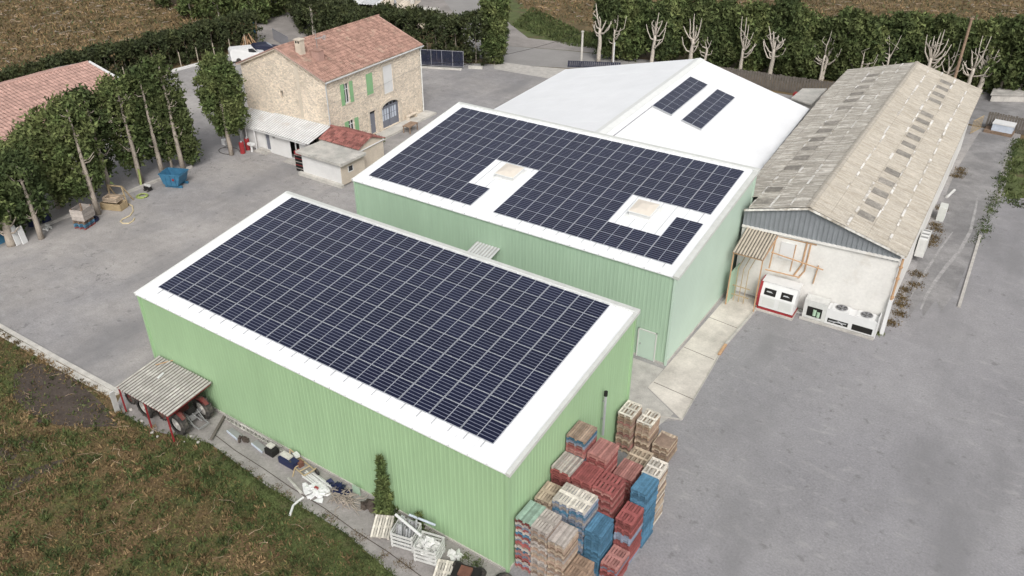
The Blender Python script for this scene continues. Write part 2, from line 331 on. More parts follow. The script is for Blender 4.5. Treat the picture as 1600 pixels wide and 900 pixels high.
for pts_ in ([(0,700),(14,692),(30,700),(24,716),(8,722),(-6,714)],[(28,690),(44,684),(58,694),(50,706),(34,704)],[(0,760),(40,738),(80,722),(118,712),(96,728),(60,742),(20,766)]): ground('soil_hollow', [G(*q)[:2] for q in pts_], -.010, 'soil', label='small dark hollow in the front field')
YARD = [(-78,-2.2),(-38.6,-2.2),(-25.8,-2.0),(-24.9,-3.05),(-21.6,-3.05),(-18.1,-1.9),(-13,-2.35),(-7.8,-2.35),(-4.4,-2.9),(4,-3.2),(60,-6),(60,58),(13.2,58),(12.6,74.5),(-36,73),(-36,69),(-43,66.5),(-78,50)]
ground('yard', YARD, 0, 'asphalt', label='grey worn asphalt yard around the buildings')
ground('lot', [(-.1,-2.9),(4,-3.2),(60,-6),(60,58),(13.3,58),(11,44),(9.4,30),(1.7,29.3),(1.4,22),(2.1,14),(0.2,12.2)], .005, 'lot_asphalt', label='violet grey asphalt lot beside the pallets')
# kerb of pale concrete along the field
kb = MB()
pl = [(-78,-2.3),(-38.6,-2.3),(-32,-2.2),(-25.9,-2.05)]
for a, b in zip(pl, pl[1:]):
    kb.beam((*a,.0), (*b,.0), .28, .16)
    kb.beam((a[0],a[1]-.42,-.045), (b[0],b[1]-.36,-.045), .42, .12)
o = kb.build('kerb', 'concrete_light'); o['kind'] = 'structure'; o['label'] = 'pale concrete kerb between yard and field'
ground('paved_strip', [(-24.8,-2.95),(-21.6,-2.95),(-18.1,-1.85),(-13,-2.28),(-7.8,-2.28),(-4.4,-2.85),(-.2,-3.0),(-.2,.1),(-24.8,.1)], .005, 'strip_concrete', label='brownish grey paved strip along the green wall')
mb_ = MB()
for a_, b_ in zip([(-18.6,-1.3),(-16.5,-1.52),(-14.2,-1.6),(-12,-1.75),(-9.6,-1.8),(-7.5,-2.0),(-5.3,-2.08)],[(-16.5,-1.52),(-14.2,-1.6),(-12,-1.75),(-9.6,-1.8),(-7.5,-2.0),(-5.3,-2.08),(-3,-2.3)]): mb_.quad((a_[0],a_[1]-.025,.010),(b_[0],b_[1]-.025,.010),(b_[0],b_[1]+.02,.010),(a_[0],a_[1]+.02,.010))
o = mb_.build('joint', 'soil'); o['kind'] = 'structure'; o['label'] = 'dark joint running along the paved strip'
# slab/ramp of pale concrete beside the second hall
S1, S2, S3, S4 = (2.12,13.95), (-.75,15.55), (-.7,17.95), (1.55,28.55)
ground('loading_apron', [S1, S2, S3, (-.62,28.6), S4, (1.36,22), (2.05,15)], .012, 'concrete_slab', label='pale concrete apron beside the mint wall')
ground('concrete_pad', [(-3.6,12.3),(1.2,12.6),(1.5,14.2),(-.75,15.5),(-.75,17.7),(-3.6,17.7)], .006, 'concrete', label='grey concrete pad between the two green halls')
kb = MB(); kb.beam((1.44,22.2,.05),(1.66,29.2,.05),.16,.13); kb.beam((2.1,14.1,.03),(1.43,22.2,.03),.05,.06); kb.beam((2.1,13.95,.04),(.5,13.5,.04),.08,.08)
o = kb.build('apron_kerb', 'concrete'); o['kind'] = 'structure'
mb_ = MB()
for v0_, v1_ in ((16.2,16.0),(20.5,20.3),(24.6,24.4)): mb_.beam((-.66,v0_,.014),(1.42+max(0,(18-v0_)*.3),v1_,.014),.035,.006)
o = mb_.build('slab_joint', 'soil'); o['kind'] = 'structure'
kb = MB(); kb.beam((1.5,20.9,.06),(1.445,22.15,.06),.17,.13); o = kb.build('painted_kerb', 'rust_orange'); o['kind'] = 'structure'
# strip pavement joint + side track kerb
kb = MB(); kb.beam((12.88,35.2,.04),(12.5,47.5,.04),.2,.14)
o = kb.build('track_kerb', 'concrete'); o['kind'] = 'structure'; o['label'] = 'thin concrete kerb along the wet track'
ground('gravel_track', [(9.5,36),(9.7,33.6),(9.95,35.2),(10.3,31.8),(10.6,34.6),(11.1,32.6),(11.4,35.4),(12.0,34),(12.35,37),(12.5,48),(12.3,60),(11.8,73),(9.0,73),(8.7,60)], .010, 'wet_track', label='dark damp track beside the old shed')
ground('grass_plot', [(12.9,58.5),(13.4,56.2),(14.6,57.4),(15.6,55.4),(17.4,56.5),(20,54.4),(24,56),(34,56),(34,73),(12.6,73),(12.5,68),(12.9,64)], .008, 'verge_grass', label='patch of green grass beyond the track')
# road, apron and far verges
def streak(pts, w):  # tapered flat strip, the wet track's reflection painted into its colour
    mb = MB(); L = [Vector((*p, .015)) for p in pts]
    for k in range(len(L)-1):
        d = (L[k+1]-L[k]).normalized(); n_ = Vector((-d.y, d.x, 0)); a, b = w*(.4+.6*math.sin(math.pi*k/(len(L)-1))), w*(.4+.6*math.sin(math.pi*(k+1)/(len(L)-1)))
        mb.quad(L[k]-n_*a, L[k]+n_*a, L[k+1]+n_*b, L[k+1]-n_*b)
    o = mb.build('painted_glint', 'pale_glint'); o['kind'] = 'structure'; o['label'] = 'pale strip painted as a wet reflection along the damp track'
streak([(11.2,56),(11.5,52),(11.75,48),(11.6,44),(11.2,41),(10.9,38),(10.75,35.5),(10.8,33.5)], .14); streak([(10.6,47),(10.3,43.5),(10.1,40),(9.95,37),(9.9,35)], .1)
ground('back_lot', [(7,74.9),(34,73.5),(40,92),(6,94)], -.006, 'wet_track', label='dark ground behind the board fence')
ground('parking', [(-78,49.5),(-54,60.4),(-60,62.5),(-84,73),(-95,68),(-81,56)], -.006, 'gravel', label='gravel parking corner behind the farmhouse')
ground('road', [(-120,118),(-75,91),(-62,79),(-52.5,66.6),(-47,66.3),(-43,66.6),(-36,69.5),(-20,75),(-20,79.5),(-33,77.5),(-42,75.8),(-52,72.6),(-58,82),(-72,96),(-116,124)], -.008, 'road_asphalt', label='grey country road beyond the gate')
ground('gate_apron', [(-47.4,66.1),(-45.2,63.2),(-37.5,63.6),(-36.2,68.9),(-42,66.9)], .008, 'concrete', label='pale concrete slabs at the yard entrance')
ground('roadside', [(-52,72.7),(-42,75.9),(-34,77.6),(-34,84),(-44,83),(-56,90),(-74,106),(-74,98),(-58,82.5)], -.016, 'verge_grass', label='green roadside bank by the bare vineyard')
ground('road_shoulder', [(-51.6,72.8),(-42,76.0),(-34,77.7),(-34,80),(-38,79.2),(-43,79.6),(-50,78.4),(-57,84),(-70,97),(-72,96),(-58,82.2)], -.011, 'gravel', label='pale dirt shoulder of the country road')
ground('gravel_lot', [(-98,74),(-62,76),(-58,82),(-74,100),(-110,110)], -.014, 'gravel', label='gravel lot with low sheds across the road')
kb = MB(); kb.beam((-78.2,32.5,.12),(-77.4,49.5,.12),.35,.28)
o = kb.build('low_wall', 'whitewash'); tag(o, 'low white wall along the yard at the foot of the hedge', 'wall')
kb = MB(); kb.beam((-53.6,58.4,.06),(-48.4,60.6,.06),.5,.14); o = kb.build('gate_kerb', 'concrete_light'); o['kind'] = 'structure'

# ---------------------------------------------------------------- solar arrays
def panel_mesh(w, h):
    mb = MB(); mb.box(0, w, 0, h, -.035, 0, 0)
    e = .024; cg = .042; cw = (w-2*e-cg)/2; n = 6; g = .027; ch = (h-2*e-(n-1)*g)/n
    mb.quad((e,e,.0015),(w-e,e,.0015),(w-e,h-e,.0015),(e,h-e,.0015), mi=1)
    mb.quad((e+cw,e,.0025),(e+cw+cg,e,.0025),(e+cw+cg,h-e,.0025),(e+cw,h-e,.0025), mi=0)
    for a in (e, e+cw+cg):
        for k in range(n):
            y = e+k*(ch+g); mb.quad((a,y,.003),(a+cw,y,.003),(a+cw,y+ch,.003),(a,y+ch,.003), mi=2)
    for x in (w*.22, w*.78): mb.box(x-.035, x+.035, h-.02, h+.03, -.01, .012, 0)
    me = mb.mesh('solar_panel')
    for k in ('panel_frame','panel_backsheet','panel_cell'): me.materials.append(M[k])
    return me
def array(label, T, nx, ny, mw, mh, skip=lambda i, j: False, gx=.03, gy=.008):
    root = thing('solar_array', label, 'solar array'); root.matrix_world = T
    me = panel_mesh(mw-gx, mh-gy)
    for j in range(ny):
        for i in range(nx):
            if not skip(i, j): link('solar_panel', me, root, (i*mw+gx/2, j*mh+gy/2, random.uniform(-.003,.003)))
    if nx > 1:
        for i in range(nx):
            j0 = min(j for j in range(ny) if not skip(i, j))
            for q in (.24, .76):
                x = (i+q)*mw; MB().box(x-.013, x+.013, j0*mh-.36, ny*mh+.05, -.085, -.045).build('mounting_rail', 'galvanised', root)
    return root
def frame_T(O, ex, ey):
    ex = Vector(ex).normalized(); ey = Vector(ey).normalized(); ez = ex.cross(ey)
    return Matrix(((ex.x,ey.x,ez.x,O[0]),(ex.y,ey.y,ez.y,O[1]),(ex.z,ey.z,ez.z,O[2]),(0,0,0,1)))

# ---------------------------------------------------------------- front green hall
def hall(label, loc, rz, L, Wd, zf, zb, claddings, roof_over=.12, ribs=.25, vt=.2, ra=.010):
    """monopitch hall, local u to the left is negative: footprint u -L..0, v 0..Wd"""
    root = thing('warehouse', label, 'warehouse', loc, rz)
    s = (zb-zf)/Wd
    def wall(O, U, V0, V1, N, m): MB().sheet(O, U, V0, V1, N, ribs, ra, TRAP).build('wall', m, root)
    wall((-L,0,0),(L,0,0),(0,0,zf),(0,0,zf),(0,-1,0), claddings[0])
    wall((0,0,0),(0,Wd,0),(0,0,zf),(0,0,zb),(1,0,0), claddings[1])
    wall((0,Wd,0),(-L,0,0),(0,0,zb),(0,0,zb),(0,1,0), claddings[2])
    wall((-L,Wd,0),(0,-Wd,0),(0,0,zb),(0,0,zf),(-1,0,0), claddings[3])
    mb = MB(); mb.box(-L-.012,.012,-.06,.02,0,.12); mb.box(-.02,.06,0,Wd,0,.12)
    mb.build('plinth', 'concrete', root)
    o = roof_over; z0 = zf-s*o+.06; z1 = zb+s*o+.06
    roof = MB().sheet((-L-o,-o,z0),(L+2*o,0,0),(0,Wd+2*o,z1-z0),(0,Wd+2*o,z1-z0),(0,-s,1), 1.0, .05, RIB)
    und = MB()
    und.quad((-L-o,-o,z0-.07),(-L-o,Wd+o,z1-.07),(o,Wd+o,z1-.07),(o,-o,z0-.07))
    und.quad((-L-o,-o,z0-.07),(o,-o,z0-.07),(o,-o,z0),(-L-o,-o,z0))
    i = len(roof.v); roof.v += und.v; roof.f += [tuple(k+i for k in f) for f in und.f]; roof.m += und.m
    rf = roof.build('roof', 'white_roof', root)
    # verge trims and ridge flashing
    for x in (-L-o-.02, o+.02):
        d = .11 if x < 0 else vt; MB().beam((x-(d-.11)*.3,-o-.02,z0-.02),(x-(d-.11)*.3,Wd+o,z1-.02),d,.2).build('verge_trim', 'trim_white' if x < 0 else 'trim_grey', rf)
    MB().box(-L-o-.06,o+.06,Wd+o-.14,Wd+o+.1,z1-.12,z1+.06).build('ridge_flashing', 'trim_grey', rf)
    g = MB(); g.box(-L-o-.02,o+.02,Wd+o-.26,Wd+o-.15,z1-.02,z1+.045)
    g.build('ridge_flashing', 'trim_white', rf)
    # corner trims
    for (x,y,z) in ((0.02,-.02,zf),(0.02,Wd+.02,zb),(-L-.02,-.02,zf),(-L-.02,Wd+.02,zb)):
        MB().box(x-.07,x+.07,y-.07,y+.07,0,z-.03).build('corner_trim', claddings[1] if x > -1 else claddings[0], root)
    return root, s
hallA, sA = hall('light green corrugated metal hall with its long white roof fully covered in panels', (-.14,.1,0), 0, 24.75, 11.25, 5.99, 7.72, ['green_cladding']*4)
s = .1512; kk = math.hypot(1, s); O = (-24.24, .93, 5.99+s*.96+.14)
array('large solar array of nine rows covering the roof of the light green hall', frame_T(O, (1,0,0), (0,1,s)), 13, 9, 1.7555, 1.146*1.0)

# ---------------------------------------------------------------- second green hall
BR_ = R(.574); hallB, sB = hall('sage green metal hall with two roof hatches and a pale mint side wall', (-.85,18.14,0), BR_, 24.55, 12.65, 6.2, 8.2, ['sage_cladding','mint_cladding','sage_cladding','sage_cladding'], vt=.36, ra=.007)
TB = Matrix.Translation((-.85,18.14,0)) @ Matrix.Rotation(BR_, 4, 'Z')
def Bp(u, v, dz=0): return TB @ Vector((u, v, 6.2+sB*v+.06+dz))
exB = TB.to_3x3() @ Vector((1,0,0)); eyB = TB.to_3x3() @ Vector((0,1,sB))
def skipB(i, j): return (i == 4 and 2 <= j <= 4) or (i == 5 and j <= 4) or (i in (10,11) and 2 <= j <= 4) or (i == 12 and j == 4)
array('solar array with two notches left open around the roof hatches of the sage hall', frame_T(Bp(-23.95,.78,.08), exB, eyB), 13, 10, 1.797, 1.146, skipB)
# roof hatches
def hatch(u, v, label):
    root = thing('roof_hatch', label, 'roof hatch', (0,0,0), 0, 'roof hatches between the solar panels'); root.matrix_world = frame_T(Bp(u,v,.02), exB, eyB)
    mb = MB(); mb.box(-.95,.95,-.95,.95,-.03,.025); mb.build('flashing', 'trim_white', root)
    mb = MB(); mb.prism([(-.72,-.72),(.72,-.72),(.72,.72),(-.72,.72)],.02,.3); mb.build('curb', 'white_paint', root)
    mb = MB(); mb.box(-.78,.78,-.78,.78,.29,.34); mb.build('lid_frame', 'trim_white', root)
    mb = MB(); a, b = .74, .3; z0, z1 = .338, .45
    q = [(-a,-a,z0),(a,-a,z0),(a,a,z0),(-a,a,z0),(-b,-b,z1),(b,-b,z1),(b,b,z1),(-b,b,z1)]
    for f in ((4,5,6,7),(0,1,5,4),(1,2,6,5),(2,3,7,6),(3,0,4,7)): mb.quad(*[q[k] for k in f])
    mb.build('dome', 'hatch_cream', root)
for (px, py), lab in (((797,267),'cream domed roof hatch in the notch that runs down to the eave'), ((1007,325),'cream domed roof hatch in the notch beside the mint gable')):
    # locate on the roof plane
    z = 7.1
    for _ in range(30):
        p = G(px, py, z); q = TB.inverted() @ p; z = 6.2+sB*q.y+.36
    hatch(q.x, q.y, lab)
# door, awning and vent on the front wall
def on_hallB(name, label, cat, u, v=0): 
    p = TB @ Vector((u, v, 0)); return thing(name, label, cat, p, BR_)
d = link('door', None, hallB, (-.75,-.06,0)); 
MB().box(-1.1,0,-.02,.0,.02,2.0).build('door_leaf', 'mint_cladding', d)
mb = MB(); mb.box(-1.17,-1.1,-.05,.02,.0,2.07); mb.box(0,.07,-.05,.02,.0,2.07); mb.box(-1.17,.07,-.05,.02,2.0,2.07); mb.build('door_frame', 'trim_grey', d)
MB().box(-.98,-.93,-.06,-.02,.95,1.05).build('door_handle', 'steel_grey', d)
r = on_hallB('wall_bracket', 'dark metal rack with blue bundle fixed on the sage wall', 'rack', -2.1)
mb = MB(); mb.beam((-.75,-.05,1.75),(-.75,-.55,1.75),.06); mb.beam((.0,-.05,1.75),(.0,-.55,1.75),.06); mb.beam((-.75,-.5,1.75),(0,-.5,1.75),.06); mb.beam((-.75,-.05,1.2),(-.75,-.5,1.7),.05); mb.beam((0,-.05,1.2),(0,-.5,1.7),.05); mb.build('frame', 'steel_grey', r)
mb = MB(); 
for k in range(4): mb.tube([(-.95,-.15-.1*k,1.83+.02*(k%2)),(.05,-.15-.1*k,1.85)],.05,6)
mb.build('bundle', 'slate_cladding', r)
r = on_hallB('awning', 'small grey corrugated awning on the sage front wall above a side door', 'awning', -13.0)
MB().sheet((-.95,-1.5,4.1),(1.9,0,0),(0,1.46,.32),(0,1.46,.32),(0,0,1),.24,.05,SINE,mi2=1).build('sheet', ['old_zinc','rib_dirt_pale'], r)
mb = MB(); 
for x in (-.85,.85): mb.beam((x,-.04,3.4),(x,-1.4,4.08),.06); mb.beam((x,-.03,4.36),(x,-1.45,4.07),.05)
mb.build('bracket', 'steel_grey', r)
MB().box(-.8,.8,-.06,-.04,0,2.4).build('door', 'trim_grey', r)

# ---------------------------------------------------------------- white gable hall
DR = R(4.03); DX, DY, DW, DQ, DE, DZ, DL = -4.23, 55.69, 25.23, .43, 4.8, 7.94, 24.0
r = thing('warehouse', 'broad white gable roofed hall with two narrow rows of panels', 'warehouse', (DX,DY,0), DR)
rx = -DW*DQ
for (O, U, V0, V1, N) in (((-.15,-DL,0),(0,DL-.15,0),(0,0,DE-.05),(0,0,DE-.05),(1,0,0)), ((-.15,-.15,0),(rx+.15,0,0),(0,0,DE-.05),(0,0,DZ-.06),(0,1,0)), ((rx,-.15,0),(-DW-rx+.15,0,0),(0,0,DZ-.06),(0,0,DE-.05),(0,1,0)), ((-DW+.15,-.15,0),(0,-DL+.15,0),(0,0,DE-.05),(0,0,DE-.05),(-1,0,0)), ((-DW+.15,-DL,0),(DW+rx-.15,0,0),(0,0,DE-.05),(0,0,DZ-.06),(0,-1,0)), ((rx,-DL,0),(-rx-.15,0,0),(0,0,DZ-.06),(0,0,DE-.05),(0,-1,0))):
    MB().sheet(O, U, V0, V1, N, .3, .03, TRAP).build('wall', 'trim_white', r)
def slab(mb, a, b, c, d, t=.12):
    a, b, c, d = (Vector(x) for x in (a,b,c,d)); n = (b-a).cross(d-a).normalized()*t
    mb.quad(a,b,c,d); mb.quad(d-n,c-n,b-n,a-n)
    for p, q in ((a,b),(b,c),(c,d),(d,a)): mb.quad(p-n,q-n,q,p)
for (x0, z0, x1, z1) in ((rx,DZ,0,DE),(-DW,DE,rx,DZ)):
    rf = MB(); n = 6
    for k in range(n):           # long overlapping sheets, the seams a few millimetres high
        a, b = k/n, (k+1)/n
        y0, y1 = -DL+DL*a, -DL+DL*b
        slab(rf, (x0,y0,z0+.004*(k%2)),(x1,y0,z1+.004*(k%2)),(x1,y1,z1+.004*(k%2)),(x0,y1,z0+.004*(k%2)))
    rf.build('roof', 'white_roof', r)
mb = MB(); 
for sgn, xe, ze in ((1,0,DE),(-1,-DW,DE)):
    sl_ = (DZ-DE)/abs(xe-rx); w = .45
    slab(mb, *( [(rx,-DL-.01,DZ+.06),(rx+sgn*w,-DL-.01,DZ+.05-sl_*w),(rx+sgn*w,.01,DZ+.05-sl_*w),(rx,.01,DZ+.06)] if sgn > 0 else [(rx+sgn*w,-DL-.01,DZ+.05-sl_*w),(rx,-DL-.01,DZ+.06),(rx,.01,DZ+.06),(rx+sgn*w,.01,DZ+.05-sl_*w)]), t=.03)
mb.build('ridge_cap', 'trim_white', r)
mb = MB(); mb.beam((.04,-DL,DE-.1),(.04,.05,DE-.1),.08,.18); mb.build('gutter', 'steel_grey', r)
TD = Matrix.Translation((DX,DY,0)) @ Matrix.Rotation(DR, 4, 'Z'); sD = (DZ-DE)/(-rx)
def Dp(u, v, dz=0): return TD @ Vector((u, v, DE+sD*(-u)+dz))
for (u0, lab) in ((-9.86,'single row of solar panels near the ridge of the white roof'), (-7.25,'single row of solar panels farther below the ridge of the white roof')):
    ex = TD.to_3x3() @ Vector((1,0,-sD)); ey = TD.to_3x3() @ Vector((0,1,0))
    array(lab, frame_T(Dp(u0,-14.85,.16), ex, ey), 1, 8, 1.79, 1.152)
    e = MB(); mb2 = None
    rr = [o for o in COL.objects if o.name.startswith('solar_array')][-1]
    e.box(-.04,1.83,-.05,0,-.1,-.04); e.build('mounting_rail', 'galvanised', rr)

cb_ = MB(); cb_.beam(Dp(-9.9,-23.9,.03), Dp(-9.9,-14.9,.03), .05, .04); tag(cb_.build('conduit', 'rail_grey'), 'thin grey conduit running up the white roof to the panels', 'conduit')
# ---------------------------------------------------------------- old shed with fibre cement roof
CR = R(1.5); CX, CYY, CW, CL, CE, CZ, co = 9.14, 29.13, 11.67, 37.68, 5.8, 7.48, .3
r = oldshed = thing('shed', 'long old shed with weathered grey fibre cement gable roof', 'shed', (CX,CYY,0), CR)
TC = Matrix.Translation((CX,CYY,0)) @ Matrix.Rotation(CR, 4, 'Z'); cr = -CW/2
sC = (CZ-CE)/(CW/2+co)
def wallq(name, pts, m, th=.2, n=None):
    a = [Vector(p) for p in pts]; nn = (a[1]-a[0]).cross(a[-1]-a[0]).normalized()*th
    mb = MB(); mb.quad(*a); mb.quad(*[p-nn for p in reversed(a)])
    for k in range(len(a)): p, q = a[k], a[(k+1)%len(a)]; mb.quad(p, p-nn, q-nn, q)
    return mb.build(name, m, r)
WL = -9.85                      # the neighbour's wall closes the gable on that side
wallq('wall', [(WL,0,0),(0,0,0),(0,0,5.35),(WL,0,5.05)], 'white_render')
wallq('wall', [(0,0.21,0),(0,CL,0),(0,CL,CE-.15),(0,.21,CE-.15)], 'white_render')
wallq('wall', [(0,CL+.01,0),(-10.5,CL+.01,0),(-10.5,CL+.01,CE-.05),(cr,CL+.01,CZ-.1),(0,CL+.01,CE-.15)], 'white_render')
wallq('wall', [(-10.5,CL-.2,0),(-10.5,2.6,0),(-10.5,2.6,CE-.1),(-10.5,CL-.2,CE-.1)], 'white_render')
# slate blue cladding sheets in the gable
mb = MB()
zl = lambda u: CZ-.1-sC*abs(u-cr)
mb.sheet((WL,-.04,5.06),(cr-WL,0,0),(0,0,zl(WL)-5.06),(0,0,zl(cr)-5.2),(0,-1,0),.3,.05,TRAP)
mb.sheet((cr,-.04,5.2),(-cr-.02,0,0),(0,0,zl(cr)-5.2),(0,0,zl(0)-5.36),(0,-1,0),.3,.05,TRAP)
mb.build('gable_cladding', 'slate_cladding', r)
mb = MB(); mb.beam((WL,-.06,5.06),(0.0,-.06,5.36),.2,.14); mb.build('ledge', 'white_render', r)
# roof of lapped sheets, five courses a slope; sheets are parts
rows = 5; slope_len = CW/2+co
def sheet_mesh(name, w, l, mats, amp=.045, pitch=.177):
    mb = MB().sheet((0,0,0),(w,0,0),(0,l,0),(0,l,0),(0,0,1),pitch,amp,SINE)
    mb.box(0,w,-.015,0.0,-.02,.045); me = mb.mesh(name)
    for x in mats: me.materials.append(M[x])
    return me
SW = (CL+2*co)/18; cs = slope_len/math.cos(math.atan(sC))
SL = cs/rows
me_r = sheet_mesh('roof_sheet', SW, SL*1.06, ['fibre_cement']); me_l = sheet_mesh('roof_sheet', SW, SL*1.06, ['mossy_cement'])
me_lap = MB().box(0,SW,-.03,.09,.028,.05).mesh('lap_strip'); me_lap.materials.append(M['lichen_cement'])
me_tr = sheet_mesh('skylight_sheet', .92, SL*.82, ['translucent_sheet'])
# right slope: local frame with x along the ridge, y up the slope
T_r = frame_T((co+.02,-co,CE), (0,1,0), (-1,0,sC)); T_l = frame_T((-CW-co-.02+.0,CL+co,CE), (0,-1,0), (1,0,sC))
def put(name, me, T, x, y, z, parent):
    o = link(name, me, parent); o.matrix_local = T @ Matrix.Translation((x,y,z)) @ Matrix.Rotation(random.uniform(-.004,.004), 4, 'X') @ Matrix.Rotation(random.uniform(-.003,.003), 4, 'Z'); return o
roofR = link('roof', None, r); roofL = link('roof', None, r)
for k in range(rows):
    for i in range(18): put('roof_sheet', me_r, T_r, i*SW, k*SL, .012*(k+1)*.4+.006*(i%2), roofR)
    for i in range(18):
        y = CL+co-(i+1)*SW      # along the shed; the eave next to the white hall stops short of it
        if k == 0 and y < 26:
            fr = max(.06, .12+.8*y/26); 
            if y > 1.8: o = link('roof_sheet', me_l, roofL); o.matrix_local = T_l @ Matrix.Translation((i*SW, SL*(1-fr), .006*(i%2)+.003)) @ Matrix.Scale(fr, 4, (0,1,0))
            continue
        if k == 1 and y < 1.0: continue
        put('roof_sheet', me_l, T_l, i*SW, k*SL, .012*(k+1)*.4+.006*(i%2), roofL)
def lap(T, i, k, par):
    f = random.uniform(.45,1); o = link('lap_strip', me_lap, par); o.matrix_local = T @ Matrix.Translation((i*SW+random.uniform(0,1-f)*SW, k*SL+random.uniform(-.05,.05), .03)) @ Matrix.Scale(f,4,(1,0,0)) @ Matrix.Scale(random.uniform(.6,1.5),4,(0,1,0))
for k in range(1, rows):
    for i in range(18):
        if random.random() < .8: lap(T_r, i, k, roofR)
        if random.random() < .45 and k > 1: lap(T_l, i, k, roofL)
for i, t in enumerate(np.linspace(.065,.93,17)):
    if i in (5, 12): continue
    put('skylight_sheet', me_tr, T_r, t*(CL+2*co)-.45, 2*SL+.12, .062, roofR)
for i, t in enumerate(np.linspace(.1,.97,16)):
    if i in (6, 13): continue
    put('skylight_sheet', me_tr, T_l, t*(CL+2*co)-.45, 2*SL+.12, .062, roofL)
mb = MB(); slab(mb, (cr,-co-.02,CZ+.13),(cr+.2,-co-.02,CZ+.07),(cr+.2,CL+co,CZ+.07),(cr,CL+co,CZ+.13),.03); slab(mb, (cr-.2,-co-.02,CZ+.07),(cr,-co-.02,CZ+.13),(cr,CL+co,CZ+.13),(cr-.2,CL+co,CZ+.07),.03)
mb.build('ridge_cap', 'fibre_cement', r)
mb = MB(); mb.beam((co-.05,-co,CE-.06),(co-.05,CL+co,CE-.06),.1,.1); mb.build('gutter', 'beige_sheet', r)
mb = MB(); mb.beam((co,-co+.03,CE-.09),(cr,-co+.03,CZ-.09),.05,.14); mb.beam((cr,-co+.03,CZ-.09),(WL,-co+.03,zl(WL)-.02),.05,.14); mb.build('barge_board', 'lichen_cement', r)
# downpipes on the corner
mb = MB(); mb.tube([(.16,-.1,5.5),(.16,-.14,5.0),(.14,-.16,2.6)],.07,8); 
for z in (4.9,4.1,2.75): mb.box(.05,.27,-.26,-.02,z,z+.06)
mb.build('downpipe', 'rust_orange', r)
MB().box(.04,.26,-.3,-.08,0,2.6).build('downpipe', 'white_paint', r)
# louvred vent box on the long wall, pale pipe on the roof edge
p = TC @ Vector((.1,11,0)); t = thing('louvre_box', 'white slatted louvre box on the long wall of the old shed', 'vent box', p, CR)
mb = MB(); mb.box(0,.6,0,2.0,.5,1.9); mb.build('casing', 'white_plastic', t)
for k in range(6): 
    mb = MB(); mb.box(.06,.54,.12+.3*k,.3+.3*k,1.895,1.94); mb.build('slat', 'steel_grey' if k % 2 else 'white_paint', t)
p = TC @ Vector((.55,24.5,0)); tag(MB().tube([(0,0,.06),(.35,2.0,.06)],.12,8).build('pipe', 'white_plastic', None, p, CR), 'white plastic pipe lying beside the old shed wall', 'pipe')
p = TC @ Vector((.45,19.3,0)); t = thing('wall_cabinet', 'small pale cabinet standing by the old shed wall', 'cabinet', p, CR)
MB().box(0,.55,0,1.1,0,1.2).build('casing', 'trim_grey', t); MB().box(.552,.57,.1,1.0,.15,1.1).build('door', 'trim_white', t)

# ---------------------------------------------------------------- lean-to, pipes and cooling units at the shed gable
t = thing('canopy', 'beige corrugated lean-to canopy between mint wall and white gable', 'canopy', (0,0,0))
MB().sheet((-.42,26.55,4.12),(2.05,.04,0),(.05,2.42,1.0),(.0,2.42,.9),(0,-.4,1),.21,.06,SINE,mi2=1).build('sheet', ['beige_sheet','rib_dirt'], t)
mb = MB(); mb.beam((-.4,26.65,4.06),(1.6,26.7,4.06),.07); mb.beam((1.58,26.7,4.0),(1.7,28.95,4.9),.07); mb.beam((1.58,26.75,0),(1.58,26.75,4.05),.07); mb.beam((-.35,26.75,0),(-.35,26.75,4.05),.07); mb.beam((.6,26.7,4.0),(.7,28.95,5.0),.06)
mb.build('frame', 'rust_orange', t)
t = thing('pipework', 'rusty orange pipes and brackets fixed on the white gable', 'pipes', (0,0,0))
mb = MB()
mb.tube([(1.75,28.98,4.85),(4.2,29.0,4.95)],.05,6); mb.tube([(3.6,28.95,5.0),(3.55,28.95,3.3),(3.2,28.9,2.4)],.06,6); mb.tube([(3.85,28.95,4.9),(3.8,28.95,2.9),(3.5,28.9,2.3)],.05,6)
mb.tube([(1.6,28.4,3.9),(5.0,28.6,3.55)],.05,6); mb.tube([(1.5,28.0,2.75),(3.7,28.5,2.6)],.05,6); mb.tube([(1.7,28.5,4.8),(1.65,28.4,2.7)],.05,6)
mb.tube([(2.95,28.95,4.6),(2.9,28.95,2.6)],.035,6); mb.tube([(4.6,28.9,3.6),(4.5,28.9,2.2)],.04,6)
mb.build('pipe', 'rust_orange', t)
MB().box(2.0,2.9,28.9,28.96,3.4,4.6).build('panel', 'white_paint', t)
mb = MB()
for x in (.1,.45,.8): mb.tube([(x-.2,27.5,0),(x-.2,27.5,2.6),(x,28.7,3.6)],.03,5)
mb.beam((-.3,27.5,1.2),(.9,27.5,1.2),.05); mb.beam((-.3,27.5,.5),(.9,27.5,.5),.05)
mb.build('bracket', 'yellow_frame', t)
tag(MB().box(-.4,-.32,27.0,28.5,0,2.4).build('wall_panel', 'sage_cladding'), 'sage green door panel standing under the beige canopy', 'panel')

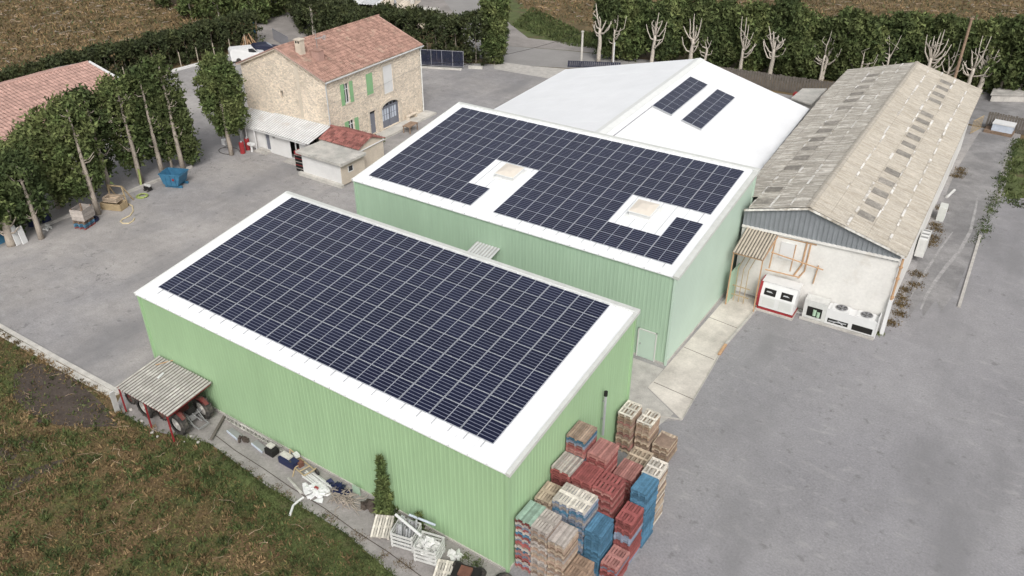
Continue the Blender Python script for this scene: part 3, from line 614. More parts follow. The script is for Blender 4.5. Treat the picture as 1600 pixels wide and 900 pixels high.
def fan(parent, x, y, z, rad):
    f = link('fan', None, parent, (x,y,z))
    mb = MB(); n = 20
    ring = [(math.cos(2*math.pi*k/n), math.sin(2*math.pi*k/n)) for k in range(n)]
    mb.quad(*[(rad*a,rad*b,.012) for a,b in ring]); mb.build('fan_recess', 'dark_opening', f)
    mb = MB(); mb.tube([(rad*a,rad*b,.03) for a,b in ring+[ring[0]]],.03,6,cap=False); 
    for q in (.35,.68): mb.tube([(rad*q*a,rad*q*b,.04) for a,b in ring+[ring[0]]],.009,4,cap=False)
    for k in range(4): a = k*math.pi/4; mb.beam((-rad*math.cos(a),-rad*math.sin(a),.045),(rad*math.cos(a),rad*math.sin(a),.045),.012)
    mb.build('fan_guard', 'steel_grey', f)
    mb = MB()
    for k in range(5):
        a = 2*math.pi*k/5; c, s_ = math.cos(a), math.sin(a)
        mb.quad((.05*c,.05*s_,.02),(rad*.9*math.cos(a-.2),rad*.9*math.sin(a-.2),.018),(rad*.9*math.cos(a+.35),rad*.9*math.sin(a+.35),.03))
    mb.build('fan_blade', 'rail_grey', f)
# twin cabinet with red side
TU = TC @ Matrix.Translation((-7.55,-1.45,0))
t = thing('condenser_cabinet', 'white twin condenser cabinet with red side panel and slanted front', 'cooling unit', TU.translation, CR)
prof = [(0,.25),(-.12,.3),(-.12,1.15),(.25,2.05),(1.1,2.05),(1.1,.25)]
def profile_prism(prof, x0, x1, mats, name, parent):
    mb = MB(); n = len(prof)
    A = [(x0,y,z) for y,z in prof]; B = [(x1,y,z) for y,z in prof]
    mb.quad(*A[::-1]); mb.quad(*B)
    for k in range(n): mb.quad(A[k],A[(k+1)%n],B[(k+1)%n],B[k])
    mb.build(name, mats, parent)
profile_prism(prof, 0.03, 2.3, 'white_paint', 'casing', t)
profile_prism([(y*1.02-.05,z+.02) for y,z in prof], -.14, .028, 'red_paint', 'side_panel', t)
MB().box(-.05,2.35,-.16,1.15,.13,.25).build('base_frame', 'red_paint', t); MB().box(-.1,2.4,-.3,1.2,0,.13).build('plinth', 'concrete', t)
for x in (.12, 1.22):
    g = link('front_panel', None, t, (x,0,0))
    a, b = Vector((0,-.125,1.2)), Vector((0,.2,1.98)); dv = b-a; nn = Vector((0,-dv.z,dv.y)).normalized()*.006
    q = [a+dv*.08+nn, a+dv*.62+nn]
    MB().quad(q[0]+Vector((.12,0,0)),q[0]+Vector((.88,0,0)),q[1]+Vector((.88,0,0)),q[1]+Vector((.12,0,0))).build('window', 'dark_opening', g)
    m_ = MB(); c0 = q[0].lerp(q[1],.45); m_.quad(c0+Vector((.25,0,0))+nn, c0+Vector((.7,0,0.0))+nn, c0+Vector((.55,.03,.08))+nn, c0+Vector((.3,.03,.08))+nn); m_.build('fan_blade', 'galvanised', g)
    MB().box(.1,.92,-.128,-.122,.45,1.05).build('grille', 'trim_grey', g)
    m_ = MB(); 
    for k in range(9): m_.box(.1,.92,-.135,-.129,.46+k*.066,.485+k*.066)
    m_.build('grille_slats', 'white_paint', g)
MB().box(-.06,2.36,.2,1.2,2.052,2.09).build('lid', 'white_paint', t)
# long unit with two fans
TU2 = TC @ Matrix.Translation((-4.75,-.98,0))
t = thing('condensing_unit', 'long white condensing unit with two round fans on top', 'cooling unit', TU2.translation, CR)
MB().box(0,1.45,.0,.85,.1,1.45).build('casing', 'white_plastic', t)
MB().box(1.46,4.55,.0,.85,.1,1.2).build('casing', 'white_paint', t)
MB().box(.25,1.2,-.012,.0,.3,1.0).build('opening', 'dark_opening', t)
mb = MB(); mb.tube([(.75,-.05,.45),(.75,-.05,.85)],.11,10); mb.tube([(1.0,-.05,.4),(1.0,-.05,.75)],.1,10); mb.build('compressor', 'sage_cladding', t)
for (a, b, z0, z1) in ((1.62,2.9,.25,.55),(3.15,4.4,.2,.62)): MB().box(a,b,-.012,0,z0,z1).build('opening', 'dark_opening', t)
mb = MB(); mb.beam((1.7,-.03,.38),(2.8,-.03,.45),.06); mb.tube([(2.0,-.05,.3),(2.3,-.05,.5),(2.6,-.05,.33)],.03,5); mb.build('pipe', 'galvanised', t)
for x in (2.25, 3.8):
    MB().box(x-.56,x+.56,.02,.84,1.2,1.27).build('fan_deck', 'white_paint', t); fan(t, x, .43, 1.272, .36)
MB().box(4.56,4.62,-.03,.88,0,1.5).build('end_panel', 'white_paint', t)
MB().box(-.1,4.6,-.25,-.05,0,.12).build('plinth', 'concrete', t)
# boards on the ground in front
for k, (dx, dy) in enumerate(((0,0),(.12,-.28))):
    o = MB().box(0,2.9,0,.2,.0,.06).build('board', 'white_paint', None, (2.1+dx,28.75+dy-.02*k,0), R(-1.5)); tag(o, ['long white board lying beside the twin condenser cabinet','long white board lying just off the condenser plinth'][k], 'board', 'white boards on the ground')

# ---------------------------------------------------------------- stone farmhouse
HR = R(2.92); HT = Matrix.Translation((-42.15,45.31,0)) @ Matrix.Rotation(HR, 4, 'Z'); HL, HW, HE, HZ = 14.35, 10.84, 7.38, 9.55
r = house = thing('farmhouse', 'two storey stone farmhouse with red tile roof and green shutters', 'house', HT.translation, HR)
hr = -HW*.51
# walls with thickness; front wall has real openings, built from vertical strips
OPEN = [(-11.95,-11.2,4.4,6.35),(-8.7,-7.75,4.35,6.45),(-6.1,-4.65,3.75,6.55),(-6.75,-4.0,.25,2.9),(-8.65,-7.75,.3,2.65),(-11.8,-10.95,1.3,2.68)]   # v0,v1,z0,z1
def wall_with_openings(axis, a0, a1, ztop, openings, at, th, m, name, parent):
    """wall along an axis ('v' or 'u') cut into blocks around its openings"""
    cuts = sorted({a0, a1, *[o[0] for o in openings], *[o[1] for o in openings]}); mb = MB()
    def blk(p, q, z0, z1):
        if z1-z0 < .01: return
        if axis == 'v': mb.box(at-th, at, p, q, z0, z1)
        else: mb.box(p, q, at, at+th, z0, z1)
    for p, q in zip(cuts, cuts[1:]):
        z = 0
        for o in sorted([o for o in openings if o[0] <= p+1e-6 and o[1] >= q-1e-6], key=lambda o: o[2]): blk(p, q, z, o[2]); z = o[3]
        blk(p, q, z, ztop)
    return mb.build(name, m, parent)
wall_with_openings('v', -HL, 0, HE-.05, OPEN, 0, .45, 'stone_wall', 'wall', r)
GO = [(-5.95,-5.6,4.75,5.45)]
g = wall_with_openings('u', -HW, -.452, HE-.1, GO, -HL+.003, .45, 'stone_wall', 'wall', r)
def gable_tri(y0, y1):
    mb = MB(); A = [(-HW,y0,HE-.1),(-.0,y0,HE-.1),(hr,y0,HZ-.12)]; B = [(x,y1,z) for x,_,z in A]
    mb.quad(*A); mb.quad(*B[::-1]); mb.quad(A[1],B[1],B[2],A[2]); mb.quad(A[2],B[2],B[0],A[0]); return mb.build('gable', 'stone_wall', r)
gable_tri(-HL+.003,-HL+.45); gable_tri(-.45,-.003)
MB().box(-HW,-.452,-.45,-.003,0,HE-.1).build('wall', 'stone_wall', r); MB().box(-HW,-HW+.44,-HL+.46,-.46,0,HE-.1).build('wall', 'stone_wall', r)
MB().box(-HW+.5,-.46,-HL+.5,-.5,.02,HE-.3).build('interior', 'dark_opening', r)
# roof
ov = .3; sl1 = (HZ-HE)/(-hr); sl2 = (HZ-HE)/(HW+hr)
roof = link('roof', None, r)
nz = Vector((sl1,0,1)).normalized()
MB().tiles((ov,-HL-ov,HE-sl1*ov),(0,HL+2*ov,0),(hr-ov,0,HZ-HE+sl1*ov),nz,.26,.45,.1).build('tile_slope', 'terracotta', roof)
MB().tiles((-HW-ov,ov,HE-sl2*ov),(0,-HL-2*ov,0),(HW+ov+hr,0,HZ-HE+sl2*ov),Vector((-sl2,0,1)).normalized(),.26,.45,.1).build('tile_slope', 'terracotta', roof)
mb = MB(); slab(mb,(ov,-HL-ov+.03,HE-sl1*ov-.01),(ov,ov-.03,HE-sl1*ov-.01),(hr,ov-.03,HZ-.01),(hr,-HL-ov+.03,HZ-.01),.1); slab(mb,(hr,-HL-ov+.03,HZ-.012),(hr,ov-.03,HZ-.012),(-HW-ov,ov-.03,HE-sl2*ov-.01),(-HW-ov,-HL-ov+.03,HE-sl2*ov-.01),.1)
mb.build('roof_deck', 'cream_render', roof)
mb = MB(); 
y = -HL-ov
while y < ov: mb.tube([(hr,y,HZ+.04),(hr,y+.42,HZ+.06)],.12,8); y += .4
mb.build('ridge_tiles', 'terracotta', roof)
mb = MB(); 
for y in (-HL-ov+.06, ov-.06): mb.beam((ov,y,HE-sl1*ov+.07),(hr,y,HZ+.08),.16,.09); mb.beam((hr,y,HZ+.08),(-HW-ov,y,HE-sl2*ov+.07),.16,.09)
mb.build('verge_tiles', 'terracotta_pink', roof)
mb = MB(); mb.box(-.02,.2,-HL-.1,.1,HE-.16,HE-.06); mb.build('cornice', 'dressed_stone', r)
mb = MB(); mb.tube([(.38,-HL-ov,HE-.2),(.38,ov,HE-.16)],.07,8); mb.build('gutter', 'old_zinc', r)
for y, x in ((-HL-.06,.12),(.06,.1)):
    mb = MB(); mb.tube([(.36,y,HE-.2),(x,y,HE-.55),(x,y,.1)],.055,7); mb.build('downpipe', 'trim_white' if y > -1 else 'old_zinc', r)
# quoins at the far corner
for k in range(14):
    w = .55 if k % 2 else .32; MB().box(-.02,.035,-w,.02,.3+k*.5,.3+k*.5+.42).build('quoin', 'dressed_stone', r)
def win(v0, v1, z0, z1, kind):
    w = link('window', None, r, (0,0,0))
    if kind == 'white':
        MB().box(-.06,-.03,v0,v1,z0,z1).build('panel', 'white_paint', w); MB().box(-.02,.04,v0-.02,v1+.02,z0-.1,z0).build('sill', 'dressed_stone', w); return w
    if kind == 'closed':
        MB().box(-.02,.02,v0+.01,(v0+v1)/2-.008,z0+.02,z1-.02).build('shutter', 'shutter_green', w); MB().box(-.02,.02,(v0+v1)/2+.008,v1-.01,z0+.02,z1-.02).build('shutter', 'shutter_green', w)
    else:
        MB().quad((-.2,v0,z0),(-.2,v1,z0),(-.2,v1,z1),(-.2,v0,z1)).build('pane', 'window_glass', w)
        mb = MB(); c = (v0+v1)/2; zb_ = z0+(z1-z0)*.7
        for a, b in ((v0,v0+.07),(v1-.07,v1),(c-.045,c+.045)): mb.box(-.19,-.12,a,b,z0,z1)
        for a, b in ((z0,z0+.08),(z1-.06,z1),(zb_-.03,zb_+.03)): mb.box(-.188,-.122,v0,v1,a,b)
        mb.build('frame', 'white_paint', w)
        sw = (v1-v0)*.62
        for a in (v0-sw-.02, v1+.02):
            s_ = MB().box(.015,.055,a,a+sw,z0-.03,z1+.05).build('shutter', 'shutter_green', w)
    MB().box(-.02,.07,v0-.05,v1+.05,z0-.09,z0).build('sill', 'dressed_stone', w)
    return w
win(-11.95,-11.2,4.4,6.35,'open'); win(-8.7,-7.75,4.35,6.45,'closed'); win(-6.1,-4.65,3.75,6.55,'white'); win(-11.8,-10.95,1.3,2.68,'open')
w = link('window', None, r); MB().quad((-5.95,-HL+.25,4.75),(-5.6,-HL+.25,4.75),(-5.6,-HL+.25,5.45),(-5.95,-HL+.25,5.45)).build('pane', 'window_glass', w)
mb = MB(); mb.box(-6.05,-5.5,-HL-.02,-HL+.05,5.45,5.55); mb.build('lintel', 'dressed_stone', w)
# dressed stone round the tall white panel
mb = MB(); 
for a in (-6.34,-4.62): mb.box(.0,.035,a,a+.22,3.7,6.8)
mb.box(.0,.04,-6.34,-4.4,6.56,6.8); mb.build('stone_surround', 'dressed_stone', r)
# plain door
d = link('door', None, r); MB().box(-.18,-.12,-8.63,-7.77,.3,2.35).build('door_leaf', 'door_grey', d); MB().box(-.17,-.13,-8.63,-7.77,2.38,2.64).build('transom', 'window_glass', d)
mb = MB(); mb.tube([(-.1,-8.5,1.3),(-.06,-8.5,1.3)],.05,8); mb.build('handle', 'galvanised', d)
mb = MB(); mb.box(.0,.05,-8.9,-8.66,.2,2.9); mb.box(.0,.05,-7.74,-7.5,.2,2.9); mb.box(.0,.055,-8.9,-7.5,2.66,2.92); mb.build('stone_surround', 'dressed_stone', d)
# arched glazed double door
d = link('arched_door', None, r); v0, v1, z0, zs = -6.75, -4.0, .25, 2.35; vc = (v0+v1)/2; hw = (v1-v0)/2
def arch(t): return vc+hw*math.cos(t), zs+.62*math.sin(t)
mb = MB(); pts = [(v0,z0),(v1,z0)]+[arch(math.pi*k/12) for k in range(13)]
mb.quad(*[(-.2,a,b) for a, b in pts]); mb.build('door_leaf', 'door_grey', d)
for k in range(6):
    a = v0+.2+k*.4
    for zz, hh_ in ((1.0,.55),(1.6,.6)): MB().box(-.2,-.185,a,a+.26,zz,zz+hh_).build('pane', 'pale_glass', d)
mb = MB(); mb.box(-.19,-.12,v0,v1,2.27,2.4); mb.box(-.19,-.12,vc-.06,vc+.06,.25,2.9); mb.box(-.19,-.12,v0,v0+.1,.25,2.3); mb.box(-.19,-.12,v1-.1,v1,.25,2.3); mb.build('frame', 'door_grey', d)
for k in range(4): a = v0+.3+k*.58; MB().box(-.198,-.188,a,a+.42,2.45,2.7).build('pane', 'window_glass', d)
# spandrels and arch stones
mb = MB()
for sgn in (1,-1):
    P = [(vc+sgn*hw, zs)]+[(vc+sgn*(hw*math.cos(t)), zs+.55*math.sin(t)) for t in np.linspace(0,math.pi/2,7)]
    for p, q in zip(P[1:], P[2:]): mb.quad((-.03,p[0],p[1]),(-.03,q[0],q[1]),(-.03,q[0],2.95),(-.03,p[0],2.95))
mb.build('spandrel', 'stone_wall', d)
for k in range(11):
    t0, t1 = math.pi*k/11+.015, math.pi*(k+1)/11-.015; mb = MB()
    P = [(vc+(hw+e)*math.cos(t), zs+(.55+e)*math.sin(t)) for e, t in ((0,t0),(.3,t0),(.3,t1),(0,t1))]
    A = [(.06,a,b) for a,b in P]; B = [(-.04,a,b) for a,b in P]; mb.quad(*A); mb.quad(*B[::-1])
    for i in range(4): mb.quad(A[i],B[i],B[(i+1)%4],A[(i+1)%4])
    mb.build('arch_stone', 'dressed_stone', d)
for k in range(5):
    for a in (v0-.34, v1+.04): MB().box(0,.06,a,a+.3,.2+k*.43,.2+k*.43+.4).build('jamb_stone', 'dressed_stone', d)
# repaired vertical strip on the gable
mb = MB(); mb.box(-3.75,-3.15,-HL-.012,-HL+.01,6.9,8.3); mb.box(-3.6,-3.2,-HL-.01,-HL+.01,3.2,6.88); mb.build('patched_strip', 'cream_render', r)
# terrace step
MB().box(.06,1.5,-9.2,.5,.0,.2).build('terrace', 'concrete_light', r)
mb = MB(); mb.tube([(.1,-14.2,5.1),(.12,-8,4.75),(.12,-.2,5.2)],.012,4); mb.build('cable', 'steel_grey', r)
# chimneys and aerial stand on the roof: parts of the house
def on_roof(u): return HZ-sl1*(u-hr) if u > hr else HZ-sl2*(hr-u)
ch = link('chimney', None, r, (-3.9,-13.0,0)); z = on_roof(-3.9)
MB().prism([(-.32,-.3),(.32,-.3),(.32,.3),(-.32,.3)],z-.4,z+1.3).build('stack', 'cream_render', ch)
mb = MB(); mb.box(-.4,.4,-.38,.38,z+1.3,z+1.38); mb.build('cap', 'dressed_stone', ch)
mb = MB(); mb.tube([(-.14,-.31,z+1.12),(-.14,-.28,z+1.12)],.11,10); mb.tube([(.16,-.31,z+1.12),(.16,-.28,z+1.12)],.11,10); mb.build('vent_hole', 'dark_opening', ch)
ch = link('chimney', None, r, (-2.55,-12.2,0)); z = on_roof(-2.55)
MB().box(-.45,.45,-.35,.35,z-.4,z+.85).build('stack', 'terracotta_pink', ch); MB().box(-.5,.5,-.4,.4,z+.85,z+.92).build('cap', 'terracotta', ch)
a = link('aerial', None, r, (-3.1,-11.6,0)); z = on_roof(-3.1)
mb = MB(); mb.tube([(0,0,z-.1),(0,0,z+2.3)],.03,6); mb.build('mast', 'steel_grey', a)
mb = MB(); mb.beam((-.05,-.1,z+1.5),(.25,.95,z+1.55),.03); 
for k in range(6): mb.beam((-.25+.05*k,.05+.17*k,z+1.52),(.3+.05*k,-.05+.17*k,z+1.52),.02)
for k in range(4): mb.beam((.1,.75+.05*k,z+1.35+.1*k),(.5,.65+.05*k,z+1.35+.1*k),.05)
mb.build('antenna', 'galvanised', a)

# ---------------------------------------------------------------- lean-to annex along the stone gable
AX0, AX1, AY = -51.4, -41.6, 28.15
r = thing('annex', 'white lean-to annex with corrugated roof against the stone gable', 'annex', (0,0,0))
def roofq(x): return 30.42+.05*(x+52)
for k, (a, b, z) in enumerate(((-51.9,-48.6,2.9),(-48.55,-41.2,3.0))):
    y0 = AY-.35; O = (a,y0,2.2+.02*k)
    MB().sheet(O,(b-a,0,0),(0,roofq(a)-y0,z-2.2),(0,roofq(b)-y0,z-2.2),(0,0,1),.3,.05,SINE,mi2=1).build('roof_sheet', ['corrugated_white','rib_dirt_pale'], r)
AO = [(-51.0,-50.2,0,2.0),(-47.6,-47.0,.25,2.05),(-44.3,-42.9,.1,1.9)]
MB().box(AX0,AX1,29.2,29.25,0,2.4).build('interior', 'dark_opening', r)
wall_with_openings('u', AX0, AX1, 2.12, AO+[(-46.5,-46.25,1.55,1.85)], AY+.1, .15, 'whitewash', 'wall', r)
MB().box(AX0,AX0+.15,AY+.26,30.3,0,2.3).build('wall', 'whitewash', r)
MB().box(-47.58,-47.02,AY+.2,AY+.23,.25,2.03).build('door', 'door_grey', r)
mb = MB(); mb.box(-48.6,-47.0,AY-.7,AY+.05,0,.14); mb.box(-48.4,-47.2,AY-.35,AY+.06,.14,.28); mb.build('step', 'concrete', r)
MB().box(-44.3,-42.6,AY-.9,AY+.05,0,.12).build('step', 'concrete', r)
mb = MB(); mb.box(-44.3,-44.1,AY+.02,AY+.08,.1,1.9); mb.box(-43.4,-43.3,AY+.02,AY+.08,.1,1.9); mb.build('door_frame', 'white_paint', r)
mb = MB(); mb.beam((AX0-.4,AY-.33,2.12),(AX1,AY-.33,2.12),.06,.1); mb.build('fascia', 'white_paint', r)
mb = MB(); 
for x in (-49.9,-48.7): mb.beam((x,AY-.25,0),(x,AY-.25,2.15),.09)
mb.build('post', 'white_paint', r)
# tiled extension
r = thing('annex', 'small cream annex with red canal tile gable roof beside the farmhouse', 'annex', (0,0,0))
x0, x1, yl, yr, ym, ze, zr_ = -41.2, -36.35, 29.25, 32.6, 30.9, 2.35, 3.05
s1 = (zr_-ze)/(ym-yl)
MB().tiles((x0,yl-.15,ze),(x1-x0+.2,0,0),(0,ym-yl+.15,zr_-ze),Vector((0,-s1,1)).normalized(),.25,.4,.075).build('roof', 'terracotta_red', r)
MB().tiles((x1+.2,yr+.15,ze),(x0-x1-.2,0,0),(0,ym-yr-.15,zr_-ze),Vector((0,s1,1)).normalized(),.25,.4,.075).build('roof', 'terracotta_red', r)
mb = MB(); mb.tube([(x0,ym,zr_+.05),(x1+.2,ym,zr_+.05)],.13,8); mb.build('ridge_tiles', 'terracotta_red', r)
mb = MB(); mb.prism([(yl,0),(yr,0),(yr,ze),(ym,zr_-.05),(yl,ze)],x0,x1,0,Matrix(((0,0,1,0),(1,0,0,0),(0,1,0,0),(0,0,0,1)))); mb.build('wall', 'cream_render', r)
mb = MB(); mb.tube([(x1+.06,yr+.1,ze-.1),(x1+.06,yl-.1,ze-.25)],.06,7); mb.build('gutter_pipe', 'white_paint', r)
# flat roofed hut
r = thing('hut', 'white flat roofed hut with small square window', 'hut', (0,0,0))
MB().box(-40.45,-35.65,26.25,29.2,.12,2.05).build('wall', 'whitewash', r); MB().box(-35.648,-35.60,26.25,29.2,.12,2.05).build('end_wall', 'cream_render', r)
MB().prism([(-40.85,25.95),(-35.2,25.95),(-35.3,29.22),(-40.75,29.22)],2.08,2.32).build('roof', 'flat_roofing', r)
MB().box(-40.8,-35.4,25.9,26.24,0,.3).build('plinth', 'concrete_light', r)
w = link('window', None, r); MB().box(-35.6,-35.585,27.15,27.65,1.15,1.6).build('pane', 'window_glass', w); mb = MB(); mb.box(-35.6,-35.56,27.08,27.15,1.08,1.67); mb.box(-35.6,-35.56,27.65,27.72,1.08,1.67); mb.box(-35.6,-35.56,27.15,27.65,1.08,1.15); mb.build('frame', 'white_paint', w)

# ---------------------------------------------------------------- pink tiled house at the far side of the yard
PR = R(3.4); PT = (-72.9,26.7,0)
r = thing('house', 'low long house with pink tiled gable roof behind the tree row', 'house', PT, PR)
zr_, ze, hwid, Lp = 5.0, 2.6, 9.3, 34
s1 = (zr_-ze)/hwid
roof = link('roof', None, r)
MB().tiles((hwid,-Lp,ze),(0,Lp,0),(-hwid,0,zr_-ze),Vector((s1,0,1)).normalized(),.4,.7,.13,jit=.006).build('tile_slope', 'terracotta_pink', roof)
MB().tiles((-hwid,0,ze),(0,-Lp,0),(hwid,0,zr_-ze),Vector((-s1,0,1)).normalized(),.4,.7,.13,jit=.006).build('tile_slope', 'terracotta_pink', roof)
mb = MB(); mb.tube([(0,-Lp,zr_+.05),(0,0,zr_+.05)],.16,8); mb.build('ridge_tiles', 'terracotta_pink', roof)
mb = MB(); mb.beam((0,.12,zr_+.06),(hwid+.1,.12,ze+.06),.3,.14); mb.beam((0,.12,zr_+.06),(-hwid-.1,.12,ze+.06),.3,.14); mb.build('verge', 'white_paint', roof)
mb = MB(); mb.prism([(-hwid+.5,0),(hwid-.5,0),(hwid-.5,ze+.05),(0,zr_-.08),(-hwid+.5,ze+.05)],-Lp+.2,-.1,0,Matrix(((1,0,0,0),(0,0,1,0),(0,1,0,0),(0,0,0,1)))); mb.build('wall', 'cream_render', r)
a = link('aerial', None, r, (-4.4,-10.2,0)); mb = MB(); mb.tube([(0,0,3.6),(0,0,5.4)],.05,6); mb.beam((0,0,5.35),(.9,2.2,5.0),.1); mb.build('mast', 'galvanised', a)
# ---------------------------------------------------------------- vegetation
def image_y(p):
    d = Vector(p)-CAM; return 450-CF*d.dot(UP)/d.dot(FW)
def height_to(p, py):
    lo, hi = 0., 20.
    for _ in range(40):
        m_ = (lo+hi)/2
        if image_y((p[0],p[1],m_)) > py: lo = m_
        else: hi = m_
    return lo
def limb_tree(name, label, base, h, crown, trunk_m='bark', leaf_m='leaf_cypress', tr=.16, forks=3, lean=(0,0), stubs=5, front=(1,0), group=None, cat='tree', fork_at=.6, spread=.8, leaf=.2, seed=0, bare=False, loose=.85):
    """tapered trunk with limbs and a crown of many leaf sprays; crown = (offset x, y, z0, z1, radius, clumps, per)"""
    rg = random.Random(seed); root = thing(name, label, cat, (base[0],base[1],0), 0, group)
    mb = MB(); N = 7; pts = []
    for k in range(N):
        t = k/(N-1); zt = h*fork_at*t if forks else h*t
        pts.append((lean[0]*zt/h+rg.uniform(-.05,.05)*(k > 0), lean[1]*zt/h+rg.uniform(-.05,.05)*(k > 0), zt-.05*(k == 0)))
    mb.tube(pts, tr*1.15, 8, r1=tr*(.75 if forks else .3))
    mb.build('trunk', trunk_m, root, smooth=True)
    top = Vector(pts[-1]); LB = []; fx = Vector((front[0],front[1],0)); sx = Vector((-fx.y,fx.x,0))
    for k in range(forks):
        a = (k-(forks-1)/2)/max(1,forks-1)*2 if forks > 1 else 0
        s0 = top-Vector((0,0,rg.uniform(0,.25)*h*(1-fork_at)))
        mid = s0+sx*(a*spread*.55+rg.uniform(-.1,.1))+Vector((0,0,h*(1-fork_at)*.35))
        end = s0+sx*(a*spread*rg.uniform(.6,1.25)+rg.uniform(-.2,.2))+fx*rg.uniform(-.2,.25)+Vector((0,0,h*(1-fork_at)*rg.uniform(.5,1.05)))
        LB.append(MB().tube([s0, mid, mid.lerp(end,.55)+sx*rg.uniform(-.08,.08), end], tr*rg.uniform(.4,.6), 6, r1=tr*.11))
        if rg.random() < .7: LB.append(MB().tube([mid, mid+sx*rg.choice((-1,1))*rg.uniform(.3,.6)+Vector((0,0,.5))+fx*.15, mid+sx*rg.choice((-1,1))*rg.uniform(.3,.5)+Vector((0,0,1.0))], tr*.3, 5, r1=tr*.12))
    for k in range(stubs):
        z = h*rg.uniform(.28,.95 if not forks else fork_at); q = Vector((lean[0]*z/h, lean[1]*z/h, z)); sg = rg.choice((-1,1)); L = rg.uniform(.4,1.0)*(1.35 if bare else 1)
        LB.append(MB().tube([q, q+sx*sg*L*.5+fx*rg.uniform(0,.25)+Vector((0,0,L*.12)), q+sx*sg*L+fx*rg.uniform(-.1,.2)+Vector((0,0,L*rg.uniform(.3,1.0)))]+([q+sx*sg*L*1.25+fx*.1+Vector((0,0,L*rg.uniform(1.1,1.7)))] if bare else []), tr*(.42 if bare else .3), 6, r1=tr*(.16 if bare else .1)))
    for q in LB: q.build('limb', trunk_m, root, smooth=True)
    cs_ = crown if isinstance(crown, list) else [crown]
    Vs = []
    for (ox, oy, z0, z1, rad, nc, per) in cs_:
        ph = RNG.uniform(0, 6.28, 4)
        def shape(k):
            a = RNG.uniform(0, 2*np.pi, k); t = RNG.beta(1.15, 1.0, k)
            prof = np.clip(np.minimum(1, .45+t*2.2)*np.minimum(1, .5+(1-t)*2.6), 0, 1)
            rr = rad*prof*RNG.beta(3.2, 1.0, k)*(1+.16*np.sin(3*a+ph[0]+t*5)+.13*np.sin(7*t+ph[1]+2*a))
            return np.stack([ox+rr*np.cos(a), oy+rr*np.sin(a), z0+(z1-z0)*t+.25*np.sin(4*a+ph[2])], 1)
        Vs.append(blob(nc, per, shape, leaf*loose))
    P = np.concatenate(Vs)
    # keep the trunk's face bare: nothing grows right in front of it
    f2 = np.array([front[0], front[1]]); fwd = P[:,:2] @ f2; side = np.abs(P[:,:2] @ np.array([-f2[1], f2[0]]))
    P = P[~((fwd > .02) & (side < .24) & (P[:,2] < h*.93))] if not bare else P[~((fwd > -.25-.12*np.sin(P[:,2]*2.1+side)) & (P[:,2] < h*1.02))]
    V, F = leaves(P, leaf); npmesh('crown', V, F, leaf_m, root)
    return root
# row of topped cypresses on the left of the yard
ROW = [((19,383),250,'stump'),((65,373),262,0),((92,325),215,0),((154,335),172,0),((172,298),158,0),((221,286),138,0),((254,272),128,0),((270,266),140,0),((287,267),105,0)]
side_lab = ['leaning bare trunked cypress beside the white boards','topped cypress behind the crate and blue pallet stack','topped cypress with stubby limbs beside the black coil','topped cypress behind the pile of wooden crates','thick trunked topped cypress by the green hose','topped cypress close behind the blue skip','slim trunked cypress between two thicker ones at the blue skip','last topped cypress of the row, next to the open yard']
k = 0
for i, (b, ty, kind) in enumerate(ROW):
    p = G(*b)
    if kind == 'stump':
        limb_tree('cypress_tree', 'stout short cypress with thick trunk by the blue drums', p, 3.2, (-.9,-.3,1.3,5.3,1.7,190,34), tr=.34, forks=2, front=(.86,-.5), group='topped cypresses along the yard', seed=i, leaf=.17); continue
    h = height_to(p, ty)
    lm = ('leaf_dark','leaf_cypress','leaf_cypress','leaf_dark','leaf_cypress','leaf_dark','leaf_cypress','leaf_olive')[k]
    cr_ = [(-1.2,.25,1.4,h+.4,1.55,260,26)]
    if k in (0,1,2): cr_.append((-2.6,-.8,.9,h-.6,1.8,170,26))
    if k == 7: cr_.append((-.1,.9,.5,h*.55,.8,90,30))
    limb_tree('cypress_tree', side_lab[k], p, h, cr_, tr=.21 if k != 6 else .12, forks=0, stubs=11, front=(.86,-.5), leaf_m=lm, group='topped cypresses along the yard', seed=20+i, lean=(-.25,.1), leaf=.19, loose=1.25)
    k += 1
p = G(362,242); h = 8.6
limb_tree('cypress_tree', 'lone oval evergreen with a bent pale trunk standing by the annex', p, h*.86, [(-.35,.35,2.1,9.3,1.62,420,40),(.1,.6,2.6,8.4,1.55,200,36)], tr=.2, forks=2, stubs=3, front=(.6,-.8), leaf_m='leaf_cypress', seed=77, fork_at=.72, spread=.25, lean=(-.35,.1), leaf=.17)
# topped row beyond the white hall
BACK = [(935,73.2,0,3,.9),(957,74,2,2,.5),(1017,76,14,4,.75),(1077,77,21,4,.8),(1098,77.6,48,2,.5),(1155,78,23,4,.75),(1202,78.6,28,5,.9),(1279,80.4,40,1,.3),(1283,81,44,3,.5),(1338,82,62,1,.4),(1377,83,38,2,.5),(1442,84,40,6,1.3),(1470,84.6,50,2,.35),(1507,85.2,48,3,.7),(1527,86,55,6,1.1)]
blab = ['pale dead looking tree with a crooked low branch by the blue fence','slim pale tree with a white lamp bulb near its foot','straight pale trunk with raised forks over the white roof','pale trunk with feathered forks near the white ridge','short broken pale trunk beside the feathered one','pale tree with a tuft of upright forks past the white ridge','leaning pale tree with a fan of top branches','thin greenish stem beside a leaning pale trunk','leaning pale trunk at the end of the white hall','small curved pale stem low in the dark hedge','thin pale trunk in front of the dark cypress gap','broad pale tree with many upright forks behind the old shed ridge','split pale twin trunk next to the brown pole','twisted pale trunk past the brown pole','many stemmed pale tree at the far end of the row']
def ground_at(px, Y):
    a, b = 60., 200.
    for _ in range(50):
        m_ = (a+b)/2
        if G(px, m_).y < Y: b = m_
        else: a = m_
    return G(px, a)
